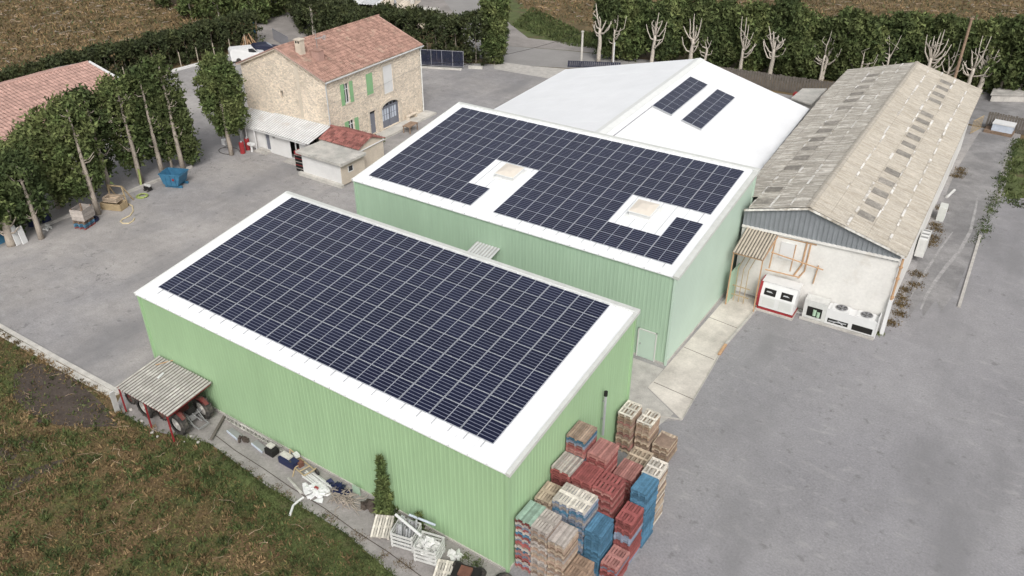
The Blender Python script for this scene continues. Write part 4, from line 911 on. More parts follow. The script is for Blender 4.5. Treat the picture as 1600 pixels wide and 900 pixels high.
for i, ((px, Y, ty, fk, sp), lab) in enumerate(zip(BACK, blab)):
    p = ground_at(px, Y); h = height_to(p, ty); lm = ('leaf_dark','leaf_cypress','leaf_dark','leaf_olive')[i % 4]
    ch_ = h+.55+(.4 if i % 3 == 0 else 0) if h > 5 else 6.8
    if i in (4,7,9): ch_ = 6.3
    limb_tree('cypress_tree', lab, p, h, [(.1,2.0,.6,ch_+random.uniform(-.6,.9),random.uniform(1.5,2.1),230,24),(random.uniform(.8,1.8),2.4,.4,ch_-random.uniform(0,1.2),1.6,130,24)], 'bark_pale', lm, tr=(.24 if fk > 2 else .15)*random.uniform(.85,1.15), forks=fk, stubs=5, front=(-.1,-1), group='topped trees behind the halls', seed=60+i, fork_at=random.uniform(.42,.6), spread=sp*1.15, leaf=.27, bare=True, lean=(random.uniform(-.1,.5),0))
EVL = ['dense evergreen between the slim pale tree and the straight forked trunk','dense evergreen between straight forked trunk and feathered trunk','dense evergreen behind the short broken pale trunk','dense evergreen beside the pale tree with a tuft of forks','feathery cypress beside the leaning fan branched tree','feathery tall cypress behind the leaning pale trunk','low evergreen over the small curved pale stem','dense evergreen behind the many forked broad tree','dense evergreen beyond the many stemmed pale tree','big dark evergreen at the end of the row by the low grey roof','outermost dark evergreen past the low grey roof','low bushy evergreen at the dark board fence']
for i, (px, Y, h) in enumerate(((985,78,8.3),(1045,79,7.9),(1125,80,7.6),(1178,81,7.4),(1240,82,7.3),(1310,82.5,8.0),(1352,84.5,6.9),(1412,86,7.6),(1560,87.5,8.2),(1592,88.5,8.0),(1625,89,8.0),(1240,79.5,4.2))):
    p = ground_at(px, Y)
    limb_tree('cypress_tree', EVL[i], p, h*.8, (0,.4,.3,h,2.1,330,24), 'bark', ('leaf_dark','leaf_cypress','leaf_olive')[i % 3], forks=0, stubs=0, front=(0,-1), group='evergreens behind the pale trunks', seed=90+i, leaf=.27)
# hedges
def hedge(label, line, width, height, density, leaf, m, wob=.35):
    root = thing('hedge', label, 'hedge', (line[0][0], line[0][1], 0)); o = np.array([line[0][0], line[0][1], 0])
    P = []
    for (a, b) in zip(line, line[1:]):
        a = np.array(a, float); b = np.array(b, float); L = np.linalg.norm(b[:2]-a[:2]); n = int(L*density); d = (b[:2]-a[:2])/L; nv = np.array([-d[1], d[0]])
        def shape(k):
            t = RNG.uniform(-.01, 1.01, k); face = RNG.integers(0, 5, k); w = RNG.uniform(-1, 1, k); z = RNG.uniform(.03, 1, k)
            w = np.where(face < 2, -1+.3*RNG.random(k), np.where(face == 2, 1-.3*RNG.random(k), w)); z = np.where(face > 2, 1-.14*RNG.random(k), z)
            hh = height*(a[2]+(b[2]-a[2])*t if len(a) > 2 else 1)*(1+.05*np.sin(t*L*.9)+.03*np.sin(t*L*2.7+1))
            ww = width/2*(1+.1*np.sin(t*L*1.7+z*4)+.08*np.sin(t*L*.6+2))*(1-.25*z**4)
            xy = a[:2]+np.outer(t*L, d)+np.outer(w*ww, nv)
            return np.c_[xy, z*hh]
        P.append(blob(n, 26, shape, leaf*1.05))
    P = np.concatenate(P)-o; V, F = leaves(P, leaf); npmesh('foliage', V, F, m, root)
    mb = MB()
    for (a, b) in zip(line, line[1:]):
        L = math.hypot(b[0]-a[0], b[1]-a[1]); n = max(2, int(L/1.2))
        for k in range(n):
            x, y = a[0]+(b[0]-a[0])*(k+.5)/n-line[0][0], a[1]+(b[1]-a[1])*(k+.5)/n-line[0][1]
            mb.tube([(x,y,0),(x+random.uniform(-.1,.1),y,height*.4),(x+random.uniform(-.2,.2),y,height*.75)],.07,5,r1=.03)
    mb.build('stems', 'bark', root)
    return root
hedge('dark clipped evergreen hedge along the low white wall', [(-79.9,55,1.0),(-80.4,42,.95),(-80.9,30,.95),(-81.8,12,.85)], 2.6, 4.0, 44, .22, 'leaf_hedge')
hedge('tall dark hedge behind the navy gate', [(-47.0,65.0,1.02),(-54.5,62.2,.98),(-63,61.6,1.0)], 2.8, 5.7, 52, .22, 'leaf_hedge')
hedge('broad dark brownish hedge behind the farmhouse roof', [(-62,62.3,.8),(-69,62.6,.78),(-77,64.2,.95),(-84,68.5,1.0)], 5.0, 5.6, 90, .24, 'leaf_hedge')
p = G(752,103); limb_tree('cypress_tree', 'tall dark column of cypress at the end of the gate hedge', (-46.6,65.3), 8, [(0,0,.2,9.4,1.5,620,34)], leaf_m='leaf_cypress', forks=0, stubs=0, front=(0,-1), seed=5, leaf=.2)
for i, (px, py) in enumerate(((345,40),(378,30),(300,30),(410,12),(450,4),(255,12),(400,38),(428,26),(365,12),(330,8))):
    p = G(px, py); limb_tree('cypress_tree', ('pale stemmed evergreen by the parking corner' if i in (0,1,6,7) else 'pale stemmed evergreen at the far end of the vineyard'), p, 6.4, (-.2,.6,.4,6.4,2.3,190,24), 'bark_pale', 'leaf_olive' if i % 2 else 'leaf_cypress', tr=.11, forks=1, stubs=3, front=(.4,-.9), seed=30+i, leaf=.28, group='trees at the far end of the vineyard')
for i, (px, py, h) in enumerate(((774,60,1.7),(790,62,1.6))):
    p = G(px, py); limb_tree('shrub', 'small upright dark shrub on the far roadside', p, h*.6, (0,0,.05,h,.42,60,22), leaf_m='leaf_dark', tr=.05, forks=0, stubs=0, seed=44+i, group='roadside shrubs', cat='shrub', leaf=.13)
# slim cypress and seedling against the green wall
def spire(label, p, h, rad, n):
    root = thing('cypress_tree', label, 'tree', p, 0); mb = MB(); mb.tube([(0,0,0),(.02,0,h*.5),(.0,.0,h*.95)],.05,6,r1=.01); mb.build('trunk', 'bark', root)
    t = RNG.random(n)**1.15; a = RNG.uniform(0,2*np.pi,n); rr = rad*(1-t)**1.15*(.75+.35*np.sin(t*23+a*2))*RNG.beta(2.5,1,n)+.03
    P = np.stack([rr*np.cos(a), rr*np.sin(a), .04+t*h*.97], 1); V, F = leaves(P, .1, up=.9, elong=2.2); npmesh('crown', V, F, 'leaf_cypress', root); return root
spire('slim young cypress growing against the green corrugated wall', (-7.0,-.32,0), 3.6, .55, 3400)
spire('tiny cypress seedling at the foot of the green wall', (-4.95,-.22,0), 1.0, .16, 350)
# field growth: stuff
PATCH = np.array([(p.x, p.y) for p in (G(*q) for q in ((45,560),(110,585),(170,640),(185,665),(130,668),(60,660),(20,620),(22,585)))])
def off_patch(q):
    c = PATCH.mean(0); d = (q-c)/(np.ptp(PATCH, axis=0)*.46); return q[((d**2).sum(1) > 1) | (RNG.random(len(q)) < .1+.5*(d**2).sum(1)**2)]
def blades(name, label, regions, m, size, pale=None):
    P = []
    for (poly, n) in regions:
        A = np.array(poly, float); mn, mx = A.min(0), A.max(0); pts = []
        c = 0
        while c < n:
            q = RNG.uniform(mn, mx, (n*2, 2)); ins = np.zeros(len(q), bool); j = len(A)-1
            for i in range(len(A)):
                xi, yi, xj, yj = *A[i], *A[j]
                ins ^= ((yi > q[:,1]) != (yj > q[:,1])) & (q[:,0] < (xj-xi)*(q[:,1]-yi)/(yj-yi+1e-12)+xi); j = i
            q = q[ins]; pts.append(q); c += len(q)
        P.append(np.concatenate(pts)[:n])
    P = off_patch(np.concatenate(P)); P = np.c_[P, np.full(len(P), -.03)]
    V, F = leaves(P, size, up=.5, elong=2.6); V[:,2] = np.maximum(V[:,2], -.028)
    o = npmesh(name, V, F, m); return tag(o, label, 'grass', kind='stuff')
def clumpy(poly_n): return poly_n
FIELD = [(-62,-2.9),(-25.9,-2.9),(-24.9,-3.3),(-18.6,-2.5),(-13,-3.0),(-7.8,-3.0),(-4.4,-3.3),(-2,-4),(-6,-9),(-17,-16),(-32,-14),(-62,-12)]
blades('grass', 'rough brown and green grass of the front field', [(FIELD, 90000)], 'grass_blade', .06)
blades('dry_grass', 'dry straw coloured tufts of the front field', [(FIELD, 45000)], 'straw', .06)
VERGE = [(-20.5,-3.3),(-18.9,-2.0),(-13,-2.25),(-7.8,-2.3),(-4.4,-2.8),(-2,-3.1),(-3.5,-5.2),(-7.8,-5.2),(-13,-4.4),(-17,-3.8)]
blades('verge_blades', 'short green grass of the verge', [(VERGE, 30000)], 'leaf_olive', .045)
FARF = [[(-83,14),(-83,56),(-100,62),(-150,70),(-165,30),(-120,0)], [(-60,92),(-38,87),(10,93),(40,96),(60,150),(-30,170),(-110,150)]]
blades('dry_scrub', 'brown dry scrub of the bare far vineyards', [(FARF[0], 42000),(FARF[1], 60000)], 'straw', .19)
blades('green_scrub', 'green weeds scattered through the far vineyards', [(FARF[0], 9000),(FARF[1], 12000),([(-56,83),(-43,78),(-34,80),(-34,87),(-46,86),(-60,95)], 9000)], 'leaf_olive', .17)
def twigs(name, label, regions, m, L, r):
    mb = MB()
    for (poly, n) in regions:
        A = np.array(poly); mn, mx = A.min(0), A.max(0); c = 0
        while c < n:
            x, y = RNG.uniform(mn, mx); ins = False; j = len(A)-1
            for i in range(len(A)):
                if ((A[i][1] > y) != (A[j][1] > y)) and (x < (A[j][0]-A[i][0])*(y-A[i][1])/(A[j][1]-A[i][1])+A[i][0]): ins = not ins
                j = i
            if not ins: continue
            c += 1; a = RNG.uniform(0, 6.28); l_ = L*RNG.uniform(.4, 1.4); d = Vector((math.cos(a), math.sin(a), 0)); nrm = Vector((-d.y, d.x, 0)); p = Vector((x, y, .03+RNG.uniform(0,.2)))
            q = [p]
            for k in range(1, 4): q.append(p+d*(l_*k/3)+nrm*RNG.normal()*l_*.09+Vector((0,0,RNG.uniform(-.02,.35)*L*.3)))
            rr = r*RNG.uniform(.6,1.3); mb.tube(q, rr, 4, r1=rr*.4)
            if RNG.random() < .6: mb.tube([q[1], q[1]+(d*.3+nrm*RNG.choice((-1,1))*.5)*l_*.4+Vector((0,0,.15))], rr*.7, 4, r1=rr*.3)
    o = mb.build(name, m); return tag(o, label, 'branches', kind='stuff')
twigs('vine_prunings', 'pale vine stems strewn over the far vineyards', [(FARF[0], 330),(FARF[1], 650)], 'twig_pale', 1.6, .05)
twigs('dark_vines', 'dark vine stumps and canes of the far vineyards', [(FARF[0], 450),(FARF[1], 800)], 'bark', .9, .05)
twigs('field_stems', 'thin pale dead stems lying in the front field', [(FIELD, 260)], 'twig_pale', .7, .013)
twigs('field_weeds', 'reddish dead weeds in the front field', [(FIELD, 420)], 'weed_red', .3, .012)
def clumps(name, label, centres, m, size, n, rad):
    C_ = np.array(centres); P = (C_[:,None,:]+RNG.normal(size=(len(C_), n, 2))*rad*RNG.uniform(.5,1.5,(len(C_),1,1))).reshape(-1,2); P = off_patch(P)
    V, F = leaves(np.c_[P, np.full(len(P), -.02)], size, up=1.0, elong=2.6); V[:,2] = np.maximum(V[:,2], -.018); tag(npmesh(name, V, F, m), label, 'grass', kind='stuff')
def scatter(poly, n):
    A = np.array(poly, float); out = []
    while len(out) < n:
        x, y = RNG.uniform(A.min(0), A.max(0)); ins = False; j = len(A)-1
        for i in range(len(A)):
            if ((A[i][1] > y) != (A[j][1] > y)) and (x < (A[j][0]-A[i][0])*(y-A[i][1])/(A[j][1]-A[i][1])+A[i][0]): ins = not ins
            j = i
        if ins: out.append((x, y))
    return out
clumps('grass_tufts', 'coarse green grass tufts in the front field', scatter(FIELD, 750), 'leaf_olive', .085, 34, .13)
clumps('straw_tufts', 'coarse dead straw tufts in the front field', scatter(FIELD, 600), 'straw', .085, 30, .13)
clumps('dark_tufts', 'dark dead weed tufts in the front field', scatter(FIELD, 420), 'leaf_dark', .08, 30, .15)
EDGE = [(-24.9,-3.1),(-21.6,-3.05),(-18.4,-2.0),(-13,-2.4),(-7.8,-2.4),(-4.4,-2.9),(-1,-3.1)]
ec = []
for (a_, b_) in zip(EDGE, EDGE[1:]):
    L_ = math.dist(a_, b_)
    for q in range(int(L_*9)): t_ = random.random(); ec.append((a_[0]+(b_[0]-a_[0])*t_, a_[1]+(b_[1]-a_[1])*t_+random.gauss(-.03,.11)))
clumps('edge_grass', 'ragged grass creeping over the edge of the paved strip', ec, 'leaf_olive', .05, 26, .08)
ec = [(random.uniform(-62,-26), -2.72+random.gauss(0,.09)) for _ in range(420)]
clumps('kerb_grass', 'dry grass along the pale kerb', ec, 'straw', .055, 24, .1)
clumps('plot_grass', 'shaggy green grass of the plot beyond the damp track', scatter([(12.3,56.5),(14.5,55),(20,53),(30,54),(30,72),(12.4,73)], 420), 'leaf_olive', .12, 30, .3)
clumps('plot_weeds', 'dark weeds along the edge of the damp track', [(12.55+random.gauss(0,.18), random.uniform(46,73)) for _ in range(110)], 'leaf_dark', .08, 24, .2)
# weeds in the pavement joint and along the old shed
def tufts(label, pts, m, size, n, rad):
    P = np.concatenate([np.c_[np.array([[x, y]])+RNG.normal(size=(n,2))*rad, np.full(n, .0)] for x, y in pts]); V, F = leaves(P, size, up=.8, elong=2.4); V[:,2] = np.maximum(V[:,2], .002)
    tag(npmesh('weeds', V, F, m), label, 'weeds', kind='stuff')
tufts('dry rusty weeds growing in the joint of the paved strip', [(G(x,y).x, G(x,y).y) for x, y in ((335,707),(352,716),(372,727),(388,736),(405,748),(432,762),(448,772),(510,805),(520,812),(555,835),(567,842),(600,868),(625,880),(640,885))], 'leaf_rust', .032, 150, .15)
tufts('mixed weeds along the foot of the old shed', [tuple((TC @ Vector((.35+random.uniform(0,.5), v, 0)))[:2]) for v in (1.5,3,4.2,5.2,6.4,7.5,9.2,14.5,15.2,16,17.6,18.4,22,30,31,32)], 'leaf_rust', .06, 260, .27)
tufts('green weeds along the plinth of the cooling units', [(1.75,28.3),(1.9,28.5),(4.0,28.7),(4.15,28.9),(8.2,28.5),(9.0,28.75),(9.25,29.0),(6.3,28.55)], 'leaf_cypress', .045, 200, .13)
tufts('low weeds at the foot of the green wall', [(-6.5,-.3),(-6.2,-.4),(-5.6,-.3),(-4.6,-.3),(-3.9,-.3),(-2.2,-.35),(-1.5,-.35),(-13.6,-.3),(-7.5,-.35)], 'leaf_cypress', .045, 220, .17)
# stones at the edge of the paved strip
for k, (x, y) in enumerate(((298,682),(310,691),(288,690),(208,650),(222,658),(238,676),(246,682),(205,640))):
    p = G(x, y); mb = MB(); rr = random.uniform(.05,.13); n = 7
    a = [(rr*random.uniform(.75,1.2)*math.cos(6.28*i/n), rr*random.uniform(.75,1.2)*math.sin(6.28*i/n)) for i in range(n)]
    i0 = len(mb.v); mb.v += [(u,v,0) for u,v in a]+[(u*.9,v*.9,rr*.5) for u,v in a]+[(u*.45,v*.45,rr*.8) for u,v in a]
    for L_ in range(2):
        for i in range(n): mb.f.append((i0+L_*n+i,i0+L_*n+(i+1)%n,i0+(L_+1)*n+(i+1)%n,i0+(L_+1)*n+i)); mb.m.append(0)
    mb.f.append(tuple(i0+2*n+i for i in range(n))); mb.m.append(0)
    tag(mb.build('stone', 'concrete', None, (p.x,p.y,-.01)), 'loose pale stone at the edge of the strip by the tractor canopy', 'stone', 'stones by the tractor canopy')

# ---------------------------------------------------------------- pallets
PH = .144
def pallet_pieces(w, l, style):
    """boxes of a pallet: (x0,x1,y0,y1,z0,z1,name); boards run along y"""
    B = []
    n = {'slat':7, 'open':5, 'slot':6, 'close':9}[style]; bw = {'slat':.098,'open':.075,'slot':.105,'close':.088}[style]
    for k in range(n):
        x = (w-bw)*k/(n-1); B.append((x,x+bw,0,l,.122,.144,'deck_board'))
    for y in (0, l/2-.07, l-.14): B.append((0,w,y,y+.14,.1,.1215,'cross_board'))
    for x in (0, w/2-.05, w-.1): B.append((x,x+.1,0,l,0,.02,'bottom_board'))
    if style == 'slot': B.append((0,w,l/2-.09,l/2+.09,.1225,.1465,'deck_board'))
    if style == 'open':
        B.append((0,w,l/2-.05,l/2+.05,.1225,.146,'deck_board')); B.append((0,w,0,.08,.1225,.146,'deck_board')); B.append((0,w,l-.08,l,.1225,.146,'deck_board'))
    for x in (0, w/2-.05, w-.1):
        for y in (0, l/2-.07, l-.14): B.append((x+.002,x+.098,y+.003,y+.137,.02,.1,'block'))
    return B
PM = {}
def pallet_mesh(w, l, style, col):
    k = (w,l,style,col)
    if k not in PM:
        mb = MB()
        for b in pallet_pieces(w,l,style): mb.box(*b[:6])
        me = mb.mesh('pallet'); me.materials.append(M['pallet_'+col]); PM[k] = me
    return PM[k]
PARTM = {}
def pallet_parts(root, w, l, style, col):
    for i, b in enumerate(pallet_pieces(w,l,style)):
        sz = tuple(round(b[k+1]-b[k],4) for k in (0,2,4)); key = (sz, col)
        if key not in PARTM:
            me = MB().box(0,sz[0],0,sz[1],0,sz[2]).mesh(b[6]); me.materials.append(M['pallet_'+col]); PARTM[key] = me
        link(b[6], PARTM[key], root, (b[0],b[2],b[4]))
CN = dict(tan='tan', brown='brown', grey='weathered grey', red='red', rose='faded red', blue='blue', white='whitish', slate='slate blue', green='green', oxblood='dark red', umber='dusty brown')
rest = MB(); restm = list(WOOD)
def stack(x, y, n, vis, desc, cols, w=.8, l=1.2, style='slat', top=None, topstyle=None, rz=0):
    """n pallets; the top `vis` ones are things of their own, the hidden ones below go to the joined stock"""
    ca, sa_ = math.cos(rz), math.sin(rz)
    for k in range(n):
        z = k*(PH+.003); col = cols[(n-1-k) % len(cols)] if k < n-1 or not top else top
        jx, jy, jr = random.uniform(-.025,.025), random.uniform(-.03,.03), random.uniform(-.018,.018)
        if k >= n-vis:
            is_top = k == n-1; st = topstyle if is_top and topstyle else style
            lab = f'{CN[col]} wooden pallet {"topmost on" if is_top else "within"} {desc}'
            o = link('pallet', None if is_top else pallet_mesh(w,l,st,col), None, (x+jx,y+jy,z), rz+jr)
            tag(o, lab, 'pallet', 'pallets stacked beside the green hall')
            if is_top: pallet_parts(o, w, l, st, col)
        else:
            mi = restm.index(col); T = Matrix.Translation((x+jx,y+jy,z)) @ Matrix.Rotation(rz+jr, 4, 'Z')
            for b in ((0,w,0,l,.105,.144),(0,.1,0,l,0,.104),(w/2-.05,w/2+.05,0,l,0,.104),(w-.1,w,0,l,0,.104)): rest.box(*b, mi, T)
mixed = ['red','oxblood','grey','slate','red','grey','blue','oxblood','grey','slate','red','umber','grey','blue','rose','slate']
stack(.02,.45,22,22,'the mixed colour stack at the hall corner',mixed,top='green',topstyle='close')
stack(.86,.42,22,22,'the tall grey stack next to the hall corner stack',['grey','grey','umber','grey','tan','umber','grey'],top='grey',style='slot')
stack(1.71,.42,20,20,'the tall brown stack third from the hall wall',['umber','tan','umber','brown','tan','umber','grey'],top='grey',topstyle='close')
stack(2.56,.4,10,8,'the low brown stack ending the corner row',['brown','umber','brown'],top='brown',style='slot')
stack(.0,2.0,21,3,'the tan stack wedged against the hall wall',['tan','umber'],top='tan',style='slot',rz=R(2))
stack(.84,2.15,23,10,'the white topped stack nearer the hall wall',['slate','slate','grey','slate','blue','slate'],top='white',style='slot')
stack(1.68,2.15,23,12,'the white topped stack next to the bright blue one',['slate','slate','blue','slate','grey'],top='white',style='slot')
stack(2.55,2.1,17,16,'the bright blue stack of medium height',['blue'],top='blue',style='slat')
stack(3.45,2.0,8,8,'the low red stack before the slotted red one',['oxblood','red','slate','red'],top='rose',style='slot')
stack(3.4,3.3,18,12,'the slotted red stack with slate blue underneath',['red','red','oxblood','red','oxblood','red','slate','slate','slate','oxblood'],top='red',style='slot')
stack(3.42,4.6,23,23,'the tall all blue stack on the yard side',['blue'],top='blue',style='close')
stack(3.3,5.9,22,22,'the tall stack crowned by a white open pallet',['tan','white','umber','tan','grey'],top='white',style='slat',topstyle='open')
stack(1.02,3.5,25,7,'the wide red stack in the middle, hall side',['red','oxblood','red','rose'],w=1.02,top='red',style='close')
stack(2.08,3.5,25,9,'the wide red stack in the middle, yard side',['red','rose','oxblood'],w=1.02,top='red',style='slot')
stack(-.02,3.42,26,8,'the red stack with grey top against the hall wall',['oxblood','red','oxblood'],w=.98,top='grey',style='close')
stack(-.02,4.7,32,9,'the highest stack, with blue layers below its top',['rose','blue','slate','rose','red','rose'],w=.96,top='umber',style='close')
stack(1.02,4.82,28,8,'the faded red stack next to the highest one',['oxblood','rose','red'],w=1.0,top='rose',style='close')
stack(2.1,5.4,20,4,'the rose coloured stack behind the wide red ones',['rose','red'],w=.98,top='rose',style='close')
stack(2.05,6.75,18,2,'the stack of open tan pallets behind the rose one',['tan'],w=1.0,top='tan',style='open')
stack(.1,9.85,17,17,'the tall tan stack at the far end by the wall',['umber','tan','brown','umber','rose'],top='white',style='slat',topstyle='open')
stack(1.02,10.15,15,15,'the tall tan stack in the middle of the far group',['umber','tan','brown','umber'],top='white',style='slat',topstyle='open')
stack(2.0,10.25,7,7,'the low far stack covered by a brown sheet',['umber','brown','tan'],w=.9,top='tan',style='close')
o = rest.build('pallet_stock', ['pallet_'+k for k in restm]); tag(o, 'pallets hidden deep inside the stacks beside the green hall', 'pallets', kind='stuff')
mb = MB(); N = 9
for i in range(N):
    for j in range(N):
        u, v = i/(N-1), j/(N-1); e = max(abs(u-.5), abs(v-.5))*2
        mb.v.append((2.0+(u*.86+.02)+.03*math.sin(9*v), 10.3+v*.95+.04*math.sin(7*u+1), 7*(PH+.003)+.012+.05*(.5+.5*math.sin(7*u+3*v)*math.cos(5*v-2*u))-(.05 if e > .95 else 0)*random.random()))
for i in range(N-1):
    for j in range(N-1): mb.f.append((i*N+j,(i+1)*N+j,(i+1)*N+j+1,i*N+j+1)); mb.m.append(0)
tag(mb.build('sheet', 'pallet_umber', smooth=True), 'crumpled brown sheet lying over the low far pallet stack', 'sheet')
# flue on the hall's side wall
t = thing('flue_pipe', 'thin dark metal flue on the side wall above the pallets', 'flue', (.0,8.2,0))
mb = MB(); mb.tube([(.12,0,2.2),(.12,0,4.75)],.07,8); mb.build('pipe', 'galvanised', t); mb = MB(); mb.tube([(.12,0,4.7),(.12,0,4.95)],.1,8); mb.build('cap', 'dark_opening', t); mb = MB(); mb.box(0,.12,-.04,.04,3.2,3.26); mb.box(0,.12,-.04,.04,4.3,4.36); mb.build('bracket', 'steel_grey', t)

# ---------------------------------------------------------------- tractor canopy and tractors
t = thing('canopy', 'corrugated canopy on red posts against the green wall', 'canopy', (0,0,0))
for k in range(5):
    a = -24.35+k*.945; MB().sheet((a,-2.95,1.72+.02*k+.008*(k%2)),(.96,0,.02),(.02,2.9,.38),(.02,2.9,.38),(0,-.12,1),.24,.07,SINE,mi2=1).build('roof_sheet', ['asbestos_grey','rib_dirt'], t)
for x, y in ((-24.1,-2.85),(-21.7,-2.9),(-19.75,-2.9)):
    mb = MB(); mb.beam((x,y,0),(x,y,1.75),.07); mb.build('post', 'red_paint', t)
mb = MB(); mb.beam((-24.3,-2.85,1.68),(-19.7,-2.85,1.75),.07); mb.beam((-24.3,-.1,2.03),(-19.7,-.1,2.12),.07)
for x in (-24.1,-21.8,-19.75): mb.beam((x,-2.9,1.68),(x,-.1,2.05),.06)
mb.build('frame', 'red_paint', t)
tag(MB().box(0,.95,0,.05,.0,.035).build('rusty_strip', 'rust_orange', None, (-23.6,-.75,2.15), R(62)), 'short orange strip lying on the tractor canopy roof', 'strip')
tag(MB().box(0,.5,0,.12,.0,.05).build('board', 'white_paint', None, (-22.7,-.95,2.12), R(-70)), 'short white board lying on the tractor canopy roof', 'board')
tag(MB().beam((0,0,0),(.25,-.1,1.55),.28,.07).build('board', 'white_plastic', None, (-24.55,-3.1,0)), 'tall white board leaning at the outer canopy post', 'board')
def wheel(parent, x, y, r, w, rim):
    g = link('wheel', None, parent, (x,y,r)); n = 22
    mb = MB(); prof = [(-w/2,.62),(-w/2,.92),(-w*.32,1),(w*.32,1),(w/2,.92),(w/2,.62)]
    for k in range(n):
        a = 2*math.pi*k/n
        for yy, q in prof: mb.v.append((r*q*math.cos(a), yy, r*q*math.sin(a)))
    P = len(prof)
    for k in range(n):
        for j in range(P-1): mb.f.append((k*P+j, ((k+1)%n)*P+j, ((k+1)%n)*P+j+1, k*P+j+1)); mb.m.append(0)
    for k in range(n):       # lugs
        a = 2*math.pi*(k+.5)/n; sg = 1 if k % 2 else -1
        mb.beam((r*1.0*math.cos(a), 0, r*1.0*math.sin(a)), (r*1.0*math.cos(a+.22), sg*w*.48, r*1.0*math.sin(a+.22)), .06, .06)
    mb.build('tyre', 'rubber', g)
    mb = MB(); mb.tube([(0,-w*.3,0),(0,w*.3,0)], r*.62, 16); mb.tube([(0,-w*.5,0),(0,w*.5,0)], r*.2, 10); mb.build('rim', rim, g)
def tractor(x, y, lab):
    t = thing('tractor', lab, 'tractor', (x,y,0), 0)        # rear axle at the origin, nose to -x
    for yy in (-.8,.8): wheel(t, 0, yy, .68, .4, 'asbestos_grey')
    for yy in (-.62,.62): wheel(t, -1.75, yy, .4, .24, 'tractor_red')
    mb = MB(); mb.box(-2.1,-.75,-.28,.28,.62,1.2); mb.prism([(-.75,-.26),(-.75,.26),(-.5,.26),(-.5,-.26)],.55,1.05); mb.build('bonnet', 'tractor_red', t)
    mb = MB(); mb.box(-2.16,-2.1,-.25,.25,.65,1.15); mb.build('grille', 'dark_opening', t)
    mb = MB(); mb.box(-1.9,.15,-.18,.18,.4,.7); mb.beam((0,-.8,.66),(0,.8,.66),.16); mb.beam((-1.75,-.62,.4),(-1.75,.62,.4),.1); mb.build('chassis', 'steel_grey', t)
    for yy in (-.8,.8):
        mb = MB(); P = [(.72*math.cos(a), .66+.76*math.sin(a)) for a in np.linspace(.7,2.3,8)]
        for p, q in zip(P, P[1:]): mb.quad(*[(a_, yy-(.05 if yy > 0 else -.05)+d_, b_) for a_, b_, d_ in ((*p,-.13),(*q,-.13),(*q,.1),(*p,.1))])
        sgn = -1 if yy > 0 else 1
        mb.quad(*[(a, yy+sgn*.2, b) for a, b in P]); mb.build('fender', 'tractor_red', t)
    mb = MB(); mb.box(-.25,.15,-.2,.2,.85,.95); mb.box(.1,.18,-.2,.2,.95,1.25); mb.build('seat', 'dark_opening', t)
    mb = MB(); mb.tube([(-.75,0,1.05),(-.5,0,1.35)],.02,6); n = 14; mb.tube([(-.5+.05*math.cos(6.283*k/n)*1, .18*math.sin(6.283*k/n), 1.36+.1*math.cos(6.283*k/n)) for k in range(n+1)],.015,5,cap=False); mb.build('steering_wheel', 'dark_opening', t)
    mb = MB(); 
    for yy in (-.35,.35): mb.beam((.1,yy,.5),(.95,yy*.9,.35),.06); mb.beam((.1,yy,.9),(.6,yy*.95,.42),.04)
    mb.beam((.15,0,.85),(.9,0,.7),.05); mb.beam((.95,-.35,.35),(.95,.35,.35),.06); mb.build('hitch', 'steel_grey', t)
    mb = MB(); mb.tube([(-1.2,.2,1.15),(-1.2,.2,1.6)],.035,6); mb.build('exhaust', 'dark_opening', t)
    return t
tractor(-20.05,-1.42,'red tractor with big muddy rear tyres at the open canopy end'); tractor(-22.75,-1.55,'red tractor parked deeper under the canopy')
t = thing('harrow', 'muddy steel harrow bar lying behind the canopy tractor', 'implement', (-18.6,-.9,0), R(-60))
mb = MB(); mb.beam((-1.0,0,.15),(1.0,0,.15),.14,.1); mb.build('bar', 'rib_dirt', t)
for k in range(6): MB().beam((-.9+.36*k,0,.12),(-.9+.36*k,-.12,0),.04).build('tine', 'steel_grey', t)

# ---------------------------------------------------------------- clutter along the front wall
t = thing('ladder', 'long metal ladder lying on edge along the green wall', 'ladder', (-18.9,-.22,0), 0)
for z in (.08,.42): MB().beam((0,0,z),(4.6,-.02,z+.0),.05,.07).build('rail', 'asbestos_grey', t)
for k in range(14): MB().beam((.2+.32*k,-.01,.1),(.2+.32*k,-.01,.4),.035).build('rung', 'asbestos_grey', t)
for k, (x, y, lab) in enumerate(((-18.0,-.62,'pale blue edged board lying nearer the canopy'),(-16.1,-.55,'pale blue edged board lying beside the dark pots'))):
    t = thing('board', lab, 'board', (x,y,0), R(-8), 'pale boards under the ladder'); MB().box(0,1.0,-.16,.16,0,.12).build('sheet', 'steel_grey', t); MB().box(0,1.0,-.2,-.165,0,.14).build('edge', 'pale_glass', t)
for k, (x, y, lab, m) in enumerate(((-16.7,-.75,'dark rubble heap beside the first board','soil'),(-15.0,-.55,'white capped dark bin by the wall','dark_opening'),(-13.9,-.6,'wide black tub under the wall ledge','navy_plastic'))):
    t = thing(('rubble','bin','tub')[k], lab, ('heap','bin','tub')[k], (x,y,0))
    if k == 0:
        mb = MB()
        for q in range(14):
            a = random.uniform(0,6.28); rr = random.uniform(0,.4); T = Matrix.Translation((rr*math.cos(a),rr*.6*math.sin(a),random.uniform(.03,.16))) @ Matrix.Rotation(random.uniform(0,3),4,Vector((random.random(),random.random(),1)))
            mb.box(-.09,.09,-.06,.06,-.05,.05,0,T)
        o = mb.build('rubble', m, t); o['kind'] = 'stuff'
    else:
        L = .6 if k == 1 else 1.1
        mb = MB(); mb.prism([(0,-.25),(L,-.25),(L,.2),(0,.2)],0,.38); mb.build('body', m, t); MB().box(-.03,L*.6,-.1,.23,.382,.45).build('lid', 'concrete_light', t)
